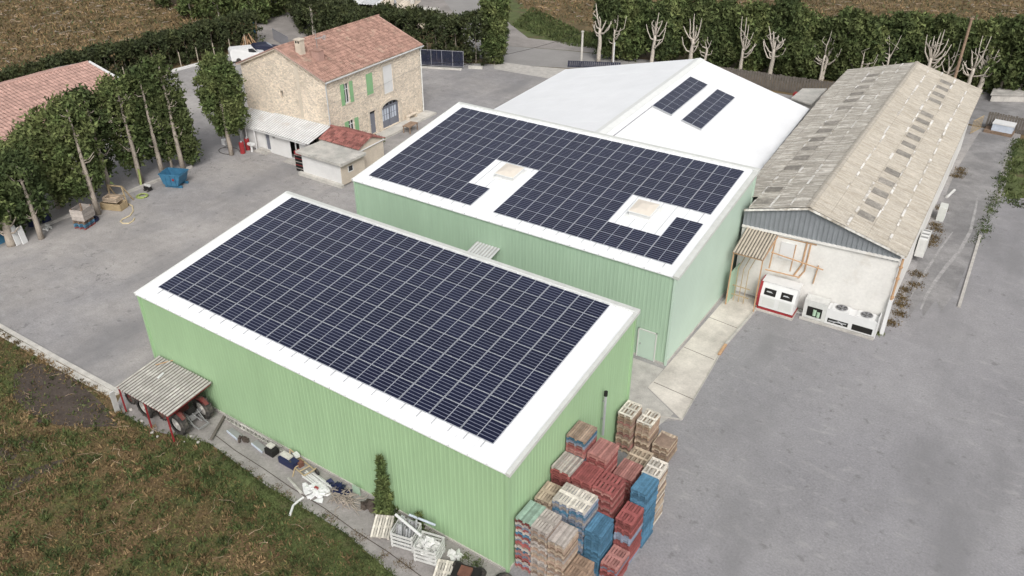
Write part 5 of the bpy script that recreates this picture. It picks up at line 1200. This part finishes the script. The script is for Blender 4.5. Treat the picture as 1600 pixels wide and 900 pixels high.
tag(MB().prism([(0,-.12),(.3,-.15),(.34,.12),(.05,.15)],0,.3).build('box', 'weed_red', None, (-12.95,-.4,0)), 'small rusty red box by the green wall', 'box')
t = thing('trolley', 'yellow tubular trolley frame lying by the green wall', 'trolley', (-13.3,-.62,0), R(-14))
mb = MB()
for a, b in (((0,0,.05),(1.5,0,.3)),((0,.6,.05),(1.5,.6,.3)),((1.5,0,.3),(1.5,.6,.3)),((0,0,.05),(0,.6,.05)),((.5,0,.13),(.5,.6,.13)),((1.0,0,.22),(1.0,.6,.22)),((0,0,.05),(-.4,.3,.6)),((0,.6,.05),(-.4,.3,.6)),((1.5,.3,.3),(1.9,.5,.75)),((.5,.0,.1),(.9,-.35,.02))): mb.tube([a,b],.035,6)
mb.build('frame', 'yellow_frame', t); MB().box(-.2,.15,.3,.55,.3,.45).build('tray', 'white_plastic', t)
mb = MB(); mb.tube([(.2,-.1,.2),(.2,-.02,.2)],.2,14); mb.build('wheel', 'rubber', t); mb = MB(); mb.tube([(1.6,.62,.2),(1.6,.7,.2)],.2,14); mb.build('wheel', 'rubber', t)
t = thing('tube_bundle', 'bundle of white plastic tubes lying by the green wall', 'tubes', (-12.0,-.62,0), R(-6))
for k in range(11):
    MB().tube([(random.uniform(-.15,.1),.11*(k%6)-.3,.05+.085*(k//6)),(1.6+random.uniform(-.3,.2),.1*(k%6)-.3+random.uniform(-.06,.06),.05+.085*(k//6))],.042,6).build('tube', 'white_plastic', t)
mb = MB()
rr = random.Random(3)
def crumple(name, m, c, n, sx, sy, sz, lab, cat, seed, flat=.5):
    rg = random.Random(seed); t = thing(name, lab, cat, (c[0],c[1],0)); mb = MB()
    for k in range(n):
        a = rg.uniform(0,6.28); q = rg.random()**.6; o = Vector((sx*q*math.cos(a), sy*q*math.sin(a), sz*(1-q)*rg.uniform(.4,1)+.03)); s_ = rg.uniform(.12,.3)
        T = Matrix.Translation(o) @ Matrix.Rotation(rg.uniform(-flat,flat),4,'X') @ Matrix.Rotation(rg.uniform(-flat,flat),4,'Y') @ Matrix.Rotation(rg.uniform(0,6.28),4,'Z')
        P = [Vector((s_*rg.uniform(.5,1.2)*math.cos(b), s_*rg.uniform(.4,1.0)*math.sin(b), rg.uniform(-.05,.05))) for b in (0,1.2,2.4,3.6,5.0)]
        ctr = T @ Vector((0,0,.06)); pts = [T @ p for p in P]
        for i in range(5): mb.quad(ctr, pts[i], pts[(i+1)%5])
    o = mb.build('heap', m, t); o['kind'] = 'stuff'; return t
crumple('plastic_sheeting', 'white_paint', (-10.75,-1.2), 60, .75, .5, .3, 'crumpled heap of white plastic sheeting on the strip', 'sheeting', 3)
MB().box(-.1,.12,-.05,.05,.22,.3).build('scrap', 'red_paint', [o for o in COL.objects if o.name.startswith('plastic_sheeting')][-1])
crumple('tarpaulin', 'navy_plastic', (-10.0,-.5), 34, .7, .3, .35, 'dark navy tarpaulin bunched up against the wall', 'tarpaulin', 4, .8)
t = thing('scrap_iron', 'tangled heap of rusty dark scrap iron and roots', 'scrap', (-9.1,-.95,0)); mb = MB(); rg = random.Random(9)
for k in range(60):
    a = rg.uniform(0,6.28); p = Vector((rg.gauss(0,.35), rg.gauss(0,.22), rg.uniform(.03,.3))); mb.tube([p, p+Vector((math.cos(a)*.3,math.sin(a)*.25,rg.uniform(-.1,.2))), p+Vector((math.cos(a+.4)*.6,math.sin(a+.4)*.45,rg.uniform(-.25,.15)))],.025,5,r1=.012)
for i in range(len(mb.v)): mb.v[i] = (mb.v[i][0], mb.v[i][1], max(mb.v[i][2], .0))
o = mb.build('heap', 'bark', t); o['kind'] = 'stuff'
crumple('leaf_pile', 'soil', (-7.9,-.5), 26, .45, .25, .2, 'small dark leaf pile near the young cypress', 'pile', 8, .9)
t = thing('bent_pipe', 'bent white plastic pipe lying across the strip', 'pipe', (0,0,0)); mb = MB(); P = [G(*q, .06) for q in ((474,777),(466,783),(458,790),(453,805))]; mb.tube(P,.06,7); mb.build('pipe', 'white_paint', t)
p = G(450,748); tag(MB().beam((0,0,.05),(1.35,-.35,.05),.12,.08).build('plank', 'asbestos_grey', None, (p.x,p.y,0)), 'grey plank lying alone on the paved strip', 'plank')
tag(MB().box(-.25,.25,-.02,.0,0,.5).build('wire_frame', 'sage_cladding', None, (-9.0,-.2,0)), 'small green panel leaning on the wall behind scrap', 'panel')
# leaning pallet, white crates, tubes
def leaning(x, y, rz, lab, tilt):
    o = link('pallet', None); o.matrix_world = Matrix.Translation((x,y,.02)) @ Matrix.Rotation(rz,4,'Z') @ Matrix.Rotation(tilt,4,'X'); tag(o, lab, 'pallet', 'white pallets lying by the crates'); pallet_parts(o, .9, 1.2, 'slat', 'white')
leaning(-6.5,-1.95,R(28),'whitish pallet tilted against the crate of metal tubes',R(10)); leaning(-2.55,-2.35,R(22),'whitish pallet lying flat between crate and red machine',R(5))
def crate(x, y, rz, lab, filler):
    t = thing('crate', lab, 'crate', (x,y,0), rz, 'white crates by the wall'); w, l, h = 1.1, 1.0, .95
    for z in (.12,.36,.6,.82):
        for s_ in (-1,1):
            MB().box(-w/2,w/2,s_*l/2-.015,s_*l/2+.015,z,z+.12).build('slat', 'white_plastic', t); MB().box(s_*w/2-.015,s_*w/2+.015,-l/2+.02,l/2-.02,z,z+.12).build('slat', 'white_plastic', t)
    for a in (-1,1):
        for b in (-1,1): MB().box(a*(w/2-.04)-.035,a*(w/2-.04)+.035,b*(l/2-.055)-.035,b*(l/2-.055)+.035,0,h+.03).build('corner_post', 'white_plastic', t)
    MB().box(-w/2+.03,w/2-.03,-l/2+.03,l/2-.03,.06,.1).build('floor', 'white_plastic', t)
    return t
crate(-4.95,-1.15,R(14),'white slatted crate filled with metal tubes','tubes')
t = thing('metal_tubes', 'grey metal tubes standing packed in the slatted crate', 'tubes', (-4.95,-1.15,.1), R(14)); 
for k in range(14):
    x = -.4+.13*(k%7); y = -.3+.5*(k//7); MB().tube([(x,y-.1,.02),(x+random.uniform(-.05,.05),y+.25,.95+random.uniform(-.1,.12))],.05,6).build('tube', 'galvanised' if k % 3 else 'steel_grey', t)
crate(-3.55,-1.2,R(14),'white slatted crate heaped with pale plastic fittings','fittings')
crumple('plastic_fittings', 'white_plastic', (-3.55,-1.2), 70, .48, .43, .5, 'pale plastic fittings heaped in the second white crate', 'fittings', 12, 1.2)
o = [q for q in COL.objects if q.name.startswith('plastic_fittings')][-1]; o.location.z = .62
for ch in o.children:
    pass
MB().box(-.46,.46,-.42,.42,-.5,.02).build('filling', 'white_plastic', o)
for k, (a, b, lab, r_) in enumerate((((-5.75,-.9,1.1),(-3.95,-1.25,1.15),'long white tube laid across both crates',.07),((-5.35,-.42,.9),(-3.9,-.3,1.0),'long pale blue tube leaning behind the crates',.06))):
    tag(MB().tube([a,b],r_,8).build('tube', ('white_paint','pale_glass')[k]), lab, 'tube')
crumple('litter', 'white_plastic', (-2.6,-.55), 16, .4, .2, .12, 'scattered white plastic scraps by the wall', 'litter', 15, .8)
t = thing('machine', 'black wheeled machine with faded red cover by the corner', 'machine', (-1.35,-1.35,0), R(15))
mb = MB(); mb.box(-.6,.6,-.35,.35,.25,.6); mb.build('body', 'dark_opening', t); MB().box(-.3,.25,-.3,.2,.602,.72).build('cover', 'weed_red', t)
for x, y in ((-.55,-.42),(-.55,.42),(.5,-.42),(.5,.42)): mb = MB(); mb.tube([(x,y-.08,.27),(x,y+.08,.27)],.27,16); mb.build('wheel', 'rubber', t)
t = thing('tyre', 'loose black tyre lying by the hall corner', 'tyre', (.1,-.55,0)); mb = MB(); n = 20; mb.tube([(.36*math.cos(6.283*k/n),.36*math.sin(6.283*k/n),.12) for k in range(n+1)],.12,8,cap=False); mb.build('ring', 'rubber', t)

# ---------------------------------------------------------------- things along the left tree row
p = G(120,362); x, y = p.x-.6, p.y+.2
for k in range(5):
    col = ('red','blue','blue','brown','umber')[k]; o = link('pallet', pallet_mesh(1.0,1.2,'slat',col), None, (x,y,k*(PH+.003)), R(20)+random.uniform(-.03,.03)); tag(o, f'{CN[col]} pallet in the short stack under the grey crate' + ('' if col != 'blue' else ', one of two'), 'pallet', 'pallets under the grey crate')
t = thing('crate', 'big weathered grey wooden crate on the short pallet stack', 'crate', (x,y,5*(PH+.003)), R(20)); w, l, h = 1.15, 1.25, .95
for a, b, c, d_ in ((0,w,0,.04),(0,w,l-.04,l),(0,.04,.045,l-.045),(w-.04,w,.045,l-.045)):
    for q in range(3): MB().box(a,b,c,d_,.03+q*.31,.03+q*.31+.29).build('plank', 'pallet_grey', t)
MB().box(.05,w-.05,.05,l-.05,0,.03).build('floor', 'pallet_grey', t)
for a in (.06,w-.14):
    for b in (.06,l-.14): MB().box(a,a+.08,b,b+.08,.03,h+.05).build('corner_post', 'pallet_brown', t)
p = G(181,330); 
def slat_crate(x, y, z, rz, w, l, h, lab, m, n=3, group='wooden crates below the trees'):
    t = thing('crate', lab, 'crate', (x,y,z), rz, group)
    for q in range(n):
        z0 = .02+q*h/n
        for a, b, c, d_ in ((0,w,0,.03),(0,w,l-.03,l),(0,.03,.032,l-.032),(w-.03,w,.032,l-.032)): MB().box(a,b,c,d_,z0,z0+h/n*.7).build('plank', m, t)
    MB().box(.03,w-.03,.03,l-.03,0,.02).build('floor', m, t)
slat_crate(p.x-1.3,p.y-.5,0,R(22),1.9,1.0,.62,'wide yellowish wooden crate at the bottom of the pile','yellow_frame',5)
slat_crate(p.x-1.15,p.y-.25,.63,R(22),1.3,.9,.42,'smaller wooden crate set on the wide crate','pallet_tan',3)
t = thing('wooden_frame', 'open wooden frame standing upright behind the crate pile', 'frame', (p.x-1.75,p.y+.75,0), R(22))
for a, b in (((0,0,0),(.1,0,1.7)),((1.5,0,0),(1.4,0,1.7)),((.05,0,1.65),(1.45,0,1.65)),((0,.9,0),(.1,.05,1.6)),((1.5,.9,0),(1.4,.05,1.6)),((.05,0,.8),(1.45,0,.8))): MB().beam(a,b,.09).build('bar', 'yellow_frame', t)
def coil(name, lab, c, rads, m, r_, cat, dz=.05):
    t = thing(name, lab, cat, (c[0],c[1],0)); mb = MB(); P = []; n = 18
    for k, rad in enumerate(rads):
        for i in range(n): a = 6.283*i/n; P.append((rad*math.cos(a)+.04*k, rad*.95*math.sin(a), r_+dz*k*.7+.01*math.sin(3*a)))
    mb.tube(P, r_, 6); mb.build('loops', m, t); return t
p = G(140,345); coil('coil', 'black rubber coil lying beside a trunk', (p.x,p.y), (.7,.6,.65,.5), 'navy_plastic', .07, 'hose')
p = G(222,307); coil('hose', 'yellow green garden hose coiled below a trunk', (p.x,p.y), (.5,.42,.47,.36), 'hose_green', .04, 'hose')
t = thing('hose', 'yellow green hose draped down a tree trunk', 'hose', (0,0,0)); b = G(221,286); mb = MB()
for dx in (0,.12,.2): mb.tube([(b.x+.3+dx,b.y-.2,1.5),(b.x+.35+dx,b.y-.25,.8),(b.x+.7+dx,b.y-.55,.1)],.035,6)
mb.build('loops', 'hose_green', t)
t = thing('hose', 'cream hose snaking over the yard before the crates', 'hose', (0,0,0)); mb = MB(); mb.tube([G(x,y,.05) for x,y in ((200,318),(207,322),(208,330),(203,337),(192,342),(188,346),(192,349),(201,349),(208,345),(210,341))],.055,7); mb.build('loops', 'hose_cream', t)
p = G(232,298); t = thing('pump', 'small white and black pump by the hose', 'pump', (p.x,p.y,0)); MB().box(-.3,.3,-.2,.2,.12,.4).build('motor', 'dark_opening', t); mb = MB(); mb.tube([(-.3,.05,.45),(.25,.05,.5)],.13,10); mb.build('tank', 'white_plastic', t)
for a in (-.22,.22): mb = MB(); mb.tube([(a,-.26,.12),(a,-.2,.12)],.12,12); mb.build('wheel', 'rubber', t)
# skip
p = G(270,296); t = thing('skip', 'blue steel tipping skip with slanted front', 'skip', (p.x-.9,p.y-.2,0), R(24))
prof = [(0,.35),(.35,.25),(1.35,.25),(1.7,1.25),(-.25,1.25)]; T_ = Matrix(((1,0,0,0),(0,0,1,0),(0,1,0,0),(0,0,0,1))); wd = 1.5
mb = MB(); n = len(prof); A = [(a,0,b) for a,b in prof]; B = [(a,wd,b) for a,b in prof]; mb.quad(*A); mb.quad(*B[::-1])
for k in (0,1,2,4): mb.quad(A[k],B[k],B[(k+1)%n],A[(k+1)%n])
ins = [(a*.94+.04, b+.04) for a, b in prof]; A = [(a,.05,b) for a,b in ins]; B = [(a,wd-.05,b) for a,b in ins]; mb.quad(*A[::-1]); mb.quad(*B)
for k in (0,1,2,4): mb.quad(A[(k+1)%n],B[(k+1)%n],B[k],A[k])
mb.build('body', 'blue_paint', t)
mb = MB(); 
for y_ in (0,wd): mb.beam((-.28,y_,1.25),(1.73,y_,1.25),.08)
for x_ in (-.28,1.73): mb.beam((x_,0,1.25),(x_,wd,1.25),.08)
mb.build('rim', 'blue_paint', t); mb = MB()
for y_ in (.25,wd-.25): mb.beam((0,y_,.1),(1.6,y_,.1),.14,.2)
for x_ in (.3,.75,1.2): mb.beam((x_,-.03,.25),(x_,-.03,1.22),.06)
mb.build('skid', 'blue_paint', t); MB().box(.95,1.15,-.07,-.062,.75,.95).build('sticker', 'red_paint', t)
# boards and drums by the trunks at the left
for k, (px, py, h_) in enumerate(((30,382,1.5),(40,380,1.35))):
    p = G(px,py); tag(MB().beam((0,0,0),(-.25,.1,h_),.5,.06).build('board', 'white_paint', None, (p.x,p.y,0), R(20)), ('narrower white board leaning on the stout cypress','wider white board leaning in front of the blue drums')[k], 'board', 'white boards leaning at the trees')
p = G(4,380); tag(MB().beam((0,0,0),(-.3,.1,2.1),.6,.08).build('board', 'blue_paint', None, (p.x,p.y,0), R(10)), 'tall blue board leaning at the end of the tree row', 'board')
for k, (px, py) in enumerate(((52,352),(74,348))):
    p = G(px,py); t = thing('drum', ('navy plastic drum behind the leaning trunk','navy drum with white bag beside the crate stack')[k], 'drum', (p.x,p.y,0), 0, 'navy drums below the trees'); mb = MB(); mb.tube([(0,0,0),(0,0,.1),(0,0,.85),(0,0,.95)],.36,14); mb.build('body', 'navy_plastic', t); mb = MB(); mb.tube([(0,0,.95),(0,0,1.0)],.33,14); mb.build('lid', 'navy_metal', t)
p = G(75,358); crumple('bag', 'white_plastic', (p.x,p.y), 26, .3, .25, .6, 'crumpled white bag in front of a navy drum', 'bag', 21, 1.1)
mb = MB(); mb.beam((*G(60,358)[:2],.12),(*G(300,262)[:2],.12),.2,.24); o = mb.build('edging', 'concrete'); o['kind'] = 'structure'
# ---------------------------------------------------------------- things before the annex and the farmhouse
for k, (x, y) in enumerate(((-49.2,26.6),(-49.5,27.5))):
    t = thing('gas_bottle', ('red gas bottle at the foot of the lone evergreen','red gas bottle in the annex doorway')[k], 'gas bottle', (x,y,0), 0, 'red gas bottles by the annex'); mb = MB(); mb.tube([(0,0,0),(0,0,.05),(0,0,1.0),(0,0,1.12)],.24,12); mb.build('body', 'red_paint', t); mb = MB(); mb.tube([(0,0,1.12),(0,0,1.25)],.09,8); mb.build('valve', 'galvanised', t)
t = thing('basin', 'white pedestal basin outside the annex', 'basin', (-48.75,27.35,0)); mb = MB(); mb.tube([(0,0,0),(0,0,.7)],.1,8); mb.build('pedestal', 'white_paint', t); MB().prism([(-.3,-.22),(.3,-.22),(.34,.2),(-.34,.2)],.7,.9).build('bowl', 'white_paint', t)
p = G(352,226); tag(MB().prism([(-.25,-.2),(.25,-.2),(.2,.2),(-.2,.2)],.0,.55).build('bucket', 'white_paint', None, (p.x,p.y,0)), 'white bucket by the foot of the lone evergreen', 'bucket')
t = thing('hose', 'dark hose looped on the ground round the lone evergreen', 'hose', (0,0,0)); mb = MB(); c = G(358,236); mb.tube([(c.x+1.3*math.cos(a)*.9,c.y+.8*math.sin(a),.03) for a in np.linspace(.5,5.6,16)],.03,5); mb.build('loops', 'rubber', t)
for k in range(6):
    t = thing('crate', ('red plastic crate on top of the crate tower by the hut' if k == 5 else 'dark plastic crate in the tower leaning by the hut'), 'crate', (-41.75,26.55,.32*k), R(3), 'plastic crates beside the hut'); m = 'red_paint' if k in (5,) else 'dark_opening'
    for a, b, c, d_ in ((0,.9,0,.03),(0,.9,.57,.6),(0,.03,.032,.568),(.87,.9,.032,.568)): MB().box(a,b,c,d_,.02,.25).build('side', m, t)
    MB().box(0,.9,0,.6,0,.02).build('floor', m, t); MB().box(-.01,.91,-.01,.61,.25,.3).build('rim', 'red_paint' if k in (1,3,5) else 'asbestos_grey', t)
t = thing('table', 'small brown wooden table on the terrace', 'table', HT @ Vector((2.3,-5.2,0)), HR+R(5)); MB().box(-.45,.45,-.8,.8,.72,.78).build('table_top', 'pallet_brown', t)
for a in (-.38,.38):
    for b in (-.7,.7): MB().box(a-.04,a+.04,b-.04,b+.04,0,.72).build('leg', 'pallet_brown', t)
t = thing('bench', 'rustic stone bench against the farmhouse front', 'bench', HT @ Vector((.35,-2.4,.2)), HR); MB().box(-.2,.2,-.8,.8,.38,.46).build('seat', 'dressed_stone', t)
for b in (-.65,.65): MB().box(-.17,.17,b-.1,b+.1,0,.38).build('leg', 'dressed_stone', t)
t = thing('shrub', 'small green plant at the corner of the terrace', 'plant', HT @ Vector((1.4,-9.6,0))); mb = MB(); mb.tube([(0,0,0),(0,0,.3)],.03,5); mb.build('stem', 'bark', t); P = RNG.normal(size=(260,3))*np.array([.35,.25,.18])+np.array([0,0,.35]); V, F = leaves(P, .11); npmesh('foliage', V, F, 'leaf_olive', t)

# ---------------------------------------------------------------- gate, fences, posts, vehicles and far sheds
def bar_gate(name, lab, cat, a, b, h, panels, m, bars, frame_m, z0=.08):
    a, b = Vector((*a,0)), Vector((*b,0)); L = (b-a).length; ang = math.atan2(b.y-a.y, b.x-a.x); t = thing(name, lab, cat, a, ang)
    for k in range(panels+1): x = L*k/panels; MB().box(x-.03,x+.03,-.03,.03,0,h).build('post', frame_m, t)
    for z in (z0,h-.07): MB().box(0,L,-.025,.025,z,z+.06).build('rail', frame_m, t)
    w = L/bars
    for k in range(bars): MB().box(k*w+w*.14,k*w+w*.86,-.012,.012,z0+.06,h-.08).build('bar', m, t)
    return t
bar_gate('gate', 'navy metal sliding gate with close vertical bars', 'gate', (-53.6,58.9), (-48.5,61.15), 2.2, 4, 'navy_metal', 34, 'rail_grey', .2)
bar_gate('fence', 'low navy railing at the end of the white hall', 'fence', (-37.9,69.1), (-32.0,72.0), .85, 3, 'navy_metal', 26, 'navy_metal')
tag(MB().box(-.9,.9,-.2,.2,0,.3).build('stone_block', 'concrete_light', None, G(743,107), R(24)), 'pale stone block on the ground beside the gate end', 'stone')
def board_fence(lab, a, b, h, n, m):
    a, b = Vector((*a,0)), Vector((*b,0)); L = (b-a).length; t = thing('fence', lab, 'fence', a, math.atan2(b.y-a.y,b.x-a.x)); w = L/n
    for k in range(n): MB().box(k*w+.02,k*w+w-.02,-.02,.02,0,h+random.uniform(-.06,.06)).build('board', m, t)
    for z in (.3,h-.3): MB().box(0,L,.022,.06,z,z+.1).build('rail', m, t)
board_fence('dark board fence below the pale trunks behind the white hall', (-22,73.5), (-3.5,75.5), 1.9, 60, 'rib_dirt')
board_fence('weathered grey board fence at the end of the wet track', (9.2,74.6), (20,74.2), 1.7, 44, 'rib_dirt')
t = thing('gate', 'yellowish tubular gate beside the old shed', 'gate', (8.3,71.5,0), R(75))
for k in range(7): MB().beam((k*.38,0,.1),(k*.38,0,1.5),.05).build('bar', 'yellow_frame', t)
for z in (.15,1.45): MB().beam((-.05,0,z),(2.35,0,z),.06).build('rail', 'yellow_frame', t)
p = G(1565,208); t = thing('water_tank', 'white lidded pale blue tank standing on a wooden pallet', 'tank', (p.x-1.0,p.y-.6,0), R(-4))
MB().box(0,1.9,0,1.3,.3,1.0).build('body', 'pale_glass', t); MB().box(-.05,1.95,-.05,1.35,1.002,1.12).build('lid', 'white_paint', t); MB().box(-.6,2.0,-.2,1.4,0,.28).build('base', 'pallet_brown', t)
for k, (px, Y, h_, m, lab) in enumerate(((1302,80,0,'',''),)): pass
# hedge side posts
for k in range(9):
    y = 31+k*2.6; o = MB().tube([(0,0,0),(0,0,2.0)],.06,6).build('fence_post', 'wood_post', None, (-78.35,y,0)); tag(o, 'pale wooden fence post at the foot of the clipped hedge', 'post', 'posts along the clipped hedge')
def pole(px, py, ty, r_, m, lab, cat='pole', Y=None):
    p = G(px,py) if Y is None else ground_at(px,Y); h_ = height_to(p, ty); t = thing('pole', lab, cat, (p.x,p.y,0)); mb = MB(); mb.tube([(0,0,0),(0,0,h_)],r_,8,r1=r_*.8); mb.build('shaft', m, t); mb = MB(); mb.tube([(0,0,h_),(0,0,h_+.12)],r_*1.25,8); mb.build('cap', m, t); return t
pole(491,58,8,.22,'bark_pale','thick pale wooden pole behind the farmhouse roof'); pole(534,50,18,.2,'bark_pale','shorter pale wooden pole behind the farmhouse roof')
pole(908,105,50,.16,'concrete_light','short white post at the end of the navy railing'); pole(1484,110,30,.17,'pallet_brown','tall reddish brown pole among the pale trunks',Y=84); pole(1280,150,142,.14,'white_paint','short white post before the dark board fence',Y=72)
pole(621,50,-30,.2,'galvanised','grey metal lamp pole by the low sheds'); pole(646,34,-20,.42,'concrete_light','thick pale concrete column beside the cabin')
pole(958,96,68,.09,'white_paint','thin white lamp post in front of a pale trunk',Y=73)
p = G(668,42); t = thing('cabin', 'small cream utility cabin with overhanging flat roof', 'cabin', (p.x,p.y,0), R(20)); MB().box(-1.3,1.3,-1.1,1.1,0,2.2).build('wall', 'cream_render', t); MB().box(-1.6,1.6,-1.4,1.4,2.2,2.5).build('roof', 'concrete_light', t); MB().box(-.9,-.5,-1.12,-1.1,1.5,1.8).build('vent', 'dark_opening', t); MB().box(-.5,1.5,-1.0,.7,2.502,2.7).build('roof_cap', 'concrete_light', t)
for k, (px, py, w, l, rz, lab) in enumerate(((548,20,9,6,18,'low open shed with pale blue corrugated roof across the road'),(596,26,9,6,18,'low open shed with weathered corrugated roof across the road'),(623,34,6,4,18,'small open shed with rusty cream roof nearest the hedge'))):
    p = G(px,py); t = thing('shed', lab, 'shed', (p.x,p.y,0), R(rz), 'low sheds across the road')
    for q in range(4): MB().sheet((-w/2+q*w/4,-l/2,2.3+.05*(q%2)),(w/4+.05,0,0),(0,l,.5),(0,l,.5),(0,0,1),.45,.08,SINE).build('roof_sheet', ('corrugated_white','old_zinc','beige_sheet')[k] if q % 2 else ('pale_glass','corrugated_white','cream_render')[k], t)
    for a in (-w/2+.3,0,w/2-.3):
        for b in (-l/2+.2,l/2-.2): MB().box(a-.07,a+.07,b-.07,b+.07,0,2.35).build('post', 'bark', t)
    MB().box(-w/2+.4,w/2-.4,-l/2+1,l/2-.4,0,1.2).build('stored_goods', 'soil', t)
# grey lean-to between white hall and old shed, low roofs beyond the old shed
for k, (pts, z, lab, m) in enumerate((([(1236,153),(1254,138),(1292,138),(1268,163)],2.8,'small grey flat roofed store between white hall and old shed','flat_roofing'),([(1548,147),(1556,131),(1620,132),(1625,148)],.9,'low grey roof behind the board fence','asbestos_grey'))):
    P = [G(a,b,z) for a,b in pts]; c = sum(P, Vector())/4; t = thing('store', lab, 'store', (c.x,c.y,0)); L2 = [(p.x-c.x,p.y-c.y) for p in P]
    MB().prism(L2,z-.15,z).build('roof', m, t); MB().prism([(a*.93,b*.93) for a,b in L2],0,z-.152).build('wall', 'concrete', t)
t = thing('crate', 'red plastic crate stack by the dark board fence', 'crates', (-9.6,72.5,0)); MB().box(-.6,.6,-.4,.4,.42,.8).build('upper_crate', 'red_paint', t); MB().box(-.6,.6,-.4,.4,0,.4).build('lower_crate', 'red_paint', t)
# vehicles behind the farmhouse
def vehicle(name, lab, cat, loc, rz, L, Wd, prof, roofprof, m):
    t = thing(name, lab, cat, loc, rz)
    def ext(pr, y0, y1, nm, mt, tp=0):
        mb = MB(); A = [(x,y0+(tp if z > 1.0 else 0),z) for x,z in pr]; B = [(x,y1-(tp if z > 1.0 else 0),z) for x,z in pr]; n = len(pr); mb.quad(*A[::-1]); mb.quad(*B)
        for k in range(n): mb.quad(A[k],A[(k+1)%n],B[(k+1)%n],B[k])
        o = mb.build(nm, mt, t); bv = o.modifiers.new('bevel','BEVEL'); bv.width = .07; bv.segments = 3; return o
    ext(prof, -Wd/2, Wd/2, 'body', m, .12)
    for s_ in (-1,1):
        mb = MB(); mb.quad(*[(x, s_*(Wd/2-.1), z) for x,z in roofprof]); mb.build('side_window', 'window_glass', t)
        for x in (-L*.3, L*.3): mb = MB(); mb.tube([(x,s_*(Wd/2-.12),.32),(x,s_*(Wd/2+.01),.32)],.32,14); mb.build('wheel', 'rubber', t)
    return t
t = vehicle('van', 'white delivery van parked behind the farmhouse', 'van', (*G(388,94)[:2],0), R(60), 4.4, 1.8, [(-2.2,.3),(2.2,.3),(2.2,.85),(1.3,1.05),(.7,1.75),(-2.0,1.8),(-2.2,1.5)], [(.1,1.1),(1.15,1.1),(.7,1.62),(.1,1.65)], 'white_paint')
mb = MB(); mb.quad((1.31,-.7,1.09),(1.31,.7,1.09),(.75,.65,1.72),(.75,-.65,1.72)); mb.build('windscreen', 'window_glass', t)
for s_ in (-.65,.65): MB().box(2.2,2.23,s_-.15,s_+.15,.62,.78).build('headlight', 'pale_glass', t)
t = vehicle('car', 'dark blue car parked next to the white van', 'car', (*G(414,84)[:2],0), R(60), 4.0, 1.7, [(-2.0,.3),(2.0,.3),(2.0,.75),(1.1,.95),(.4,1.42),(-1.2,1.42),(-1.9,1.0)], [(-1.0,1.02),(.9,1.0),(.35,1.34),(-.9,1.34)], 'navy_metal')
mb = MB(); mb.quad((1.11,-.65,.98),(1.11,.65,.98),(.45,.6,1.4),(.45,-.6,1.4)); mb.build('windscreen', 'pale_glass', t)
for s_ in (-.6,.6): MB().box(2.0,2.03,s_-.14,s_+.14,.55,.68).build('headlight', 'pale_glass', t)
p = G(400,64); t = thing('parasol', 'closed blue and white parasol beside the parking corner', 'parasol', (p.x,p.y,0)); mb = MB(); mb.tube([(0,0,0),(0,0,1.2)],.05,6); mb.build('pole', 'steel_grey', t)
for q, (a, b) in enumerate(((1.0,1.6),(1.6,2.1),(2.1,2.6))): mb = MB(); mb.tube([(0,0,a),(0,0,(a+b)/2),(0,0,b)],.22-.05*q,8,r1=.19-.05*q); mb.build('cloth', 'white_paint' if q == 1 else 'blue_paint', t)
p = G(388,74); t = thing('firewood', 'untidy heap of brown firewood by the hedge', 'firewood', (p.x,p.y,0)); mb = MB(); rg = random.Random(2)
for k in range(40): a = rg.uniform(0,6.28); b = Vector((rg.gauss(0,.8),rg.gauss(0,.8),0)); mb.tube([b+Vector((0,0,.05)), b*.3+Vector((0,0,rg.uniform(.8,2.0)))],.05,5)
o = mb.build('sticks', 'rust_orange', t); o['kind'] = 'stuff'
bar_gate('gate', 'grey bar gate beside the firewood', 'gate', tuple(G(428,62)[:2]), tuple(G(452,76)[:2]), 1.6, 2, 'rail_grey', 16, 'rail_grey')
# overhead cable over the yard entrance
t = thing('cable', 'thin overhead cable crossing the yard entrance', 'cable', (0,0,0)); mb = MB(); a = HT @ Vector((.2,.1,5.2)); b = Vector((-36.49,70.03,4.3)); mb.tube([a.lerp(b,k/8)-Vector((0,0,.7*math.sin(math.pi*k/8))) for k in range(9)],.02,4); mb.build('wire', 'dark_opening', t)
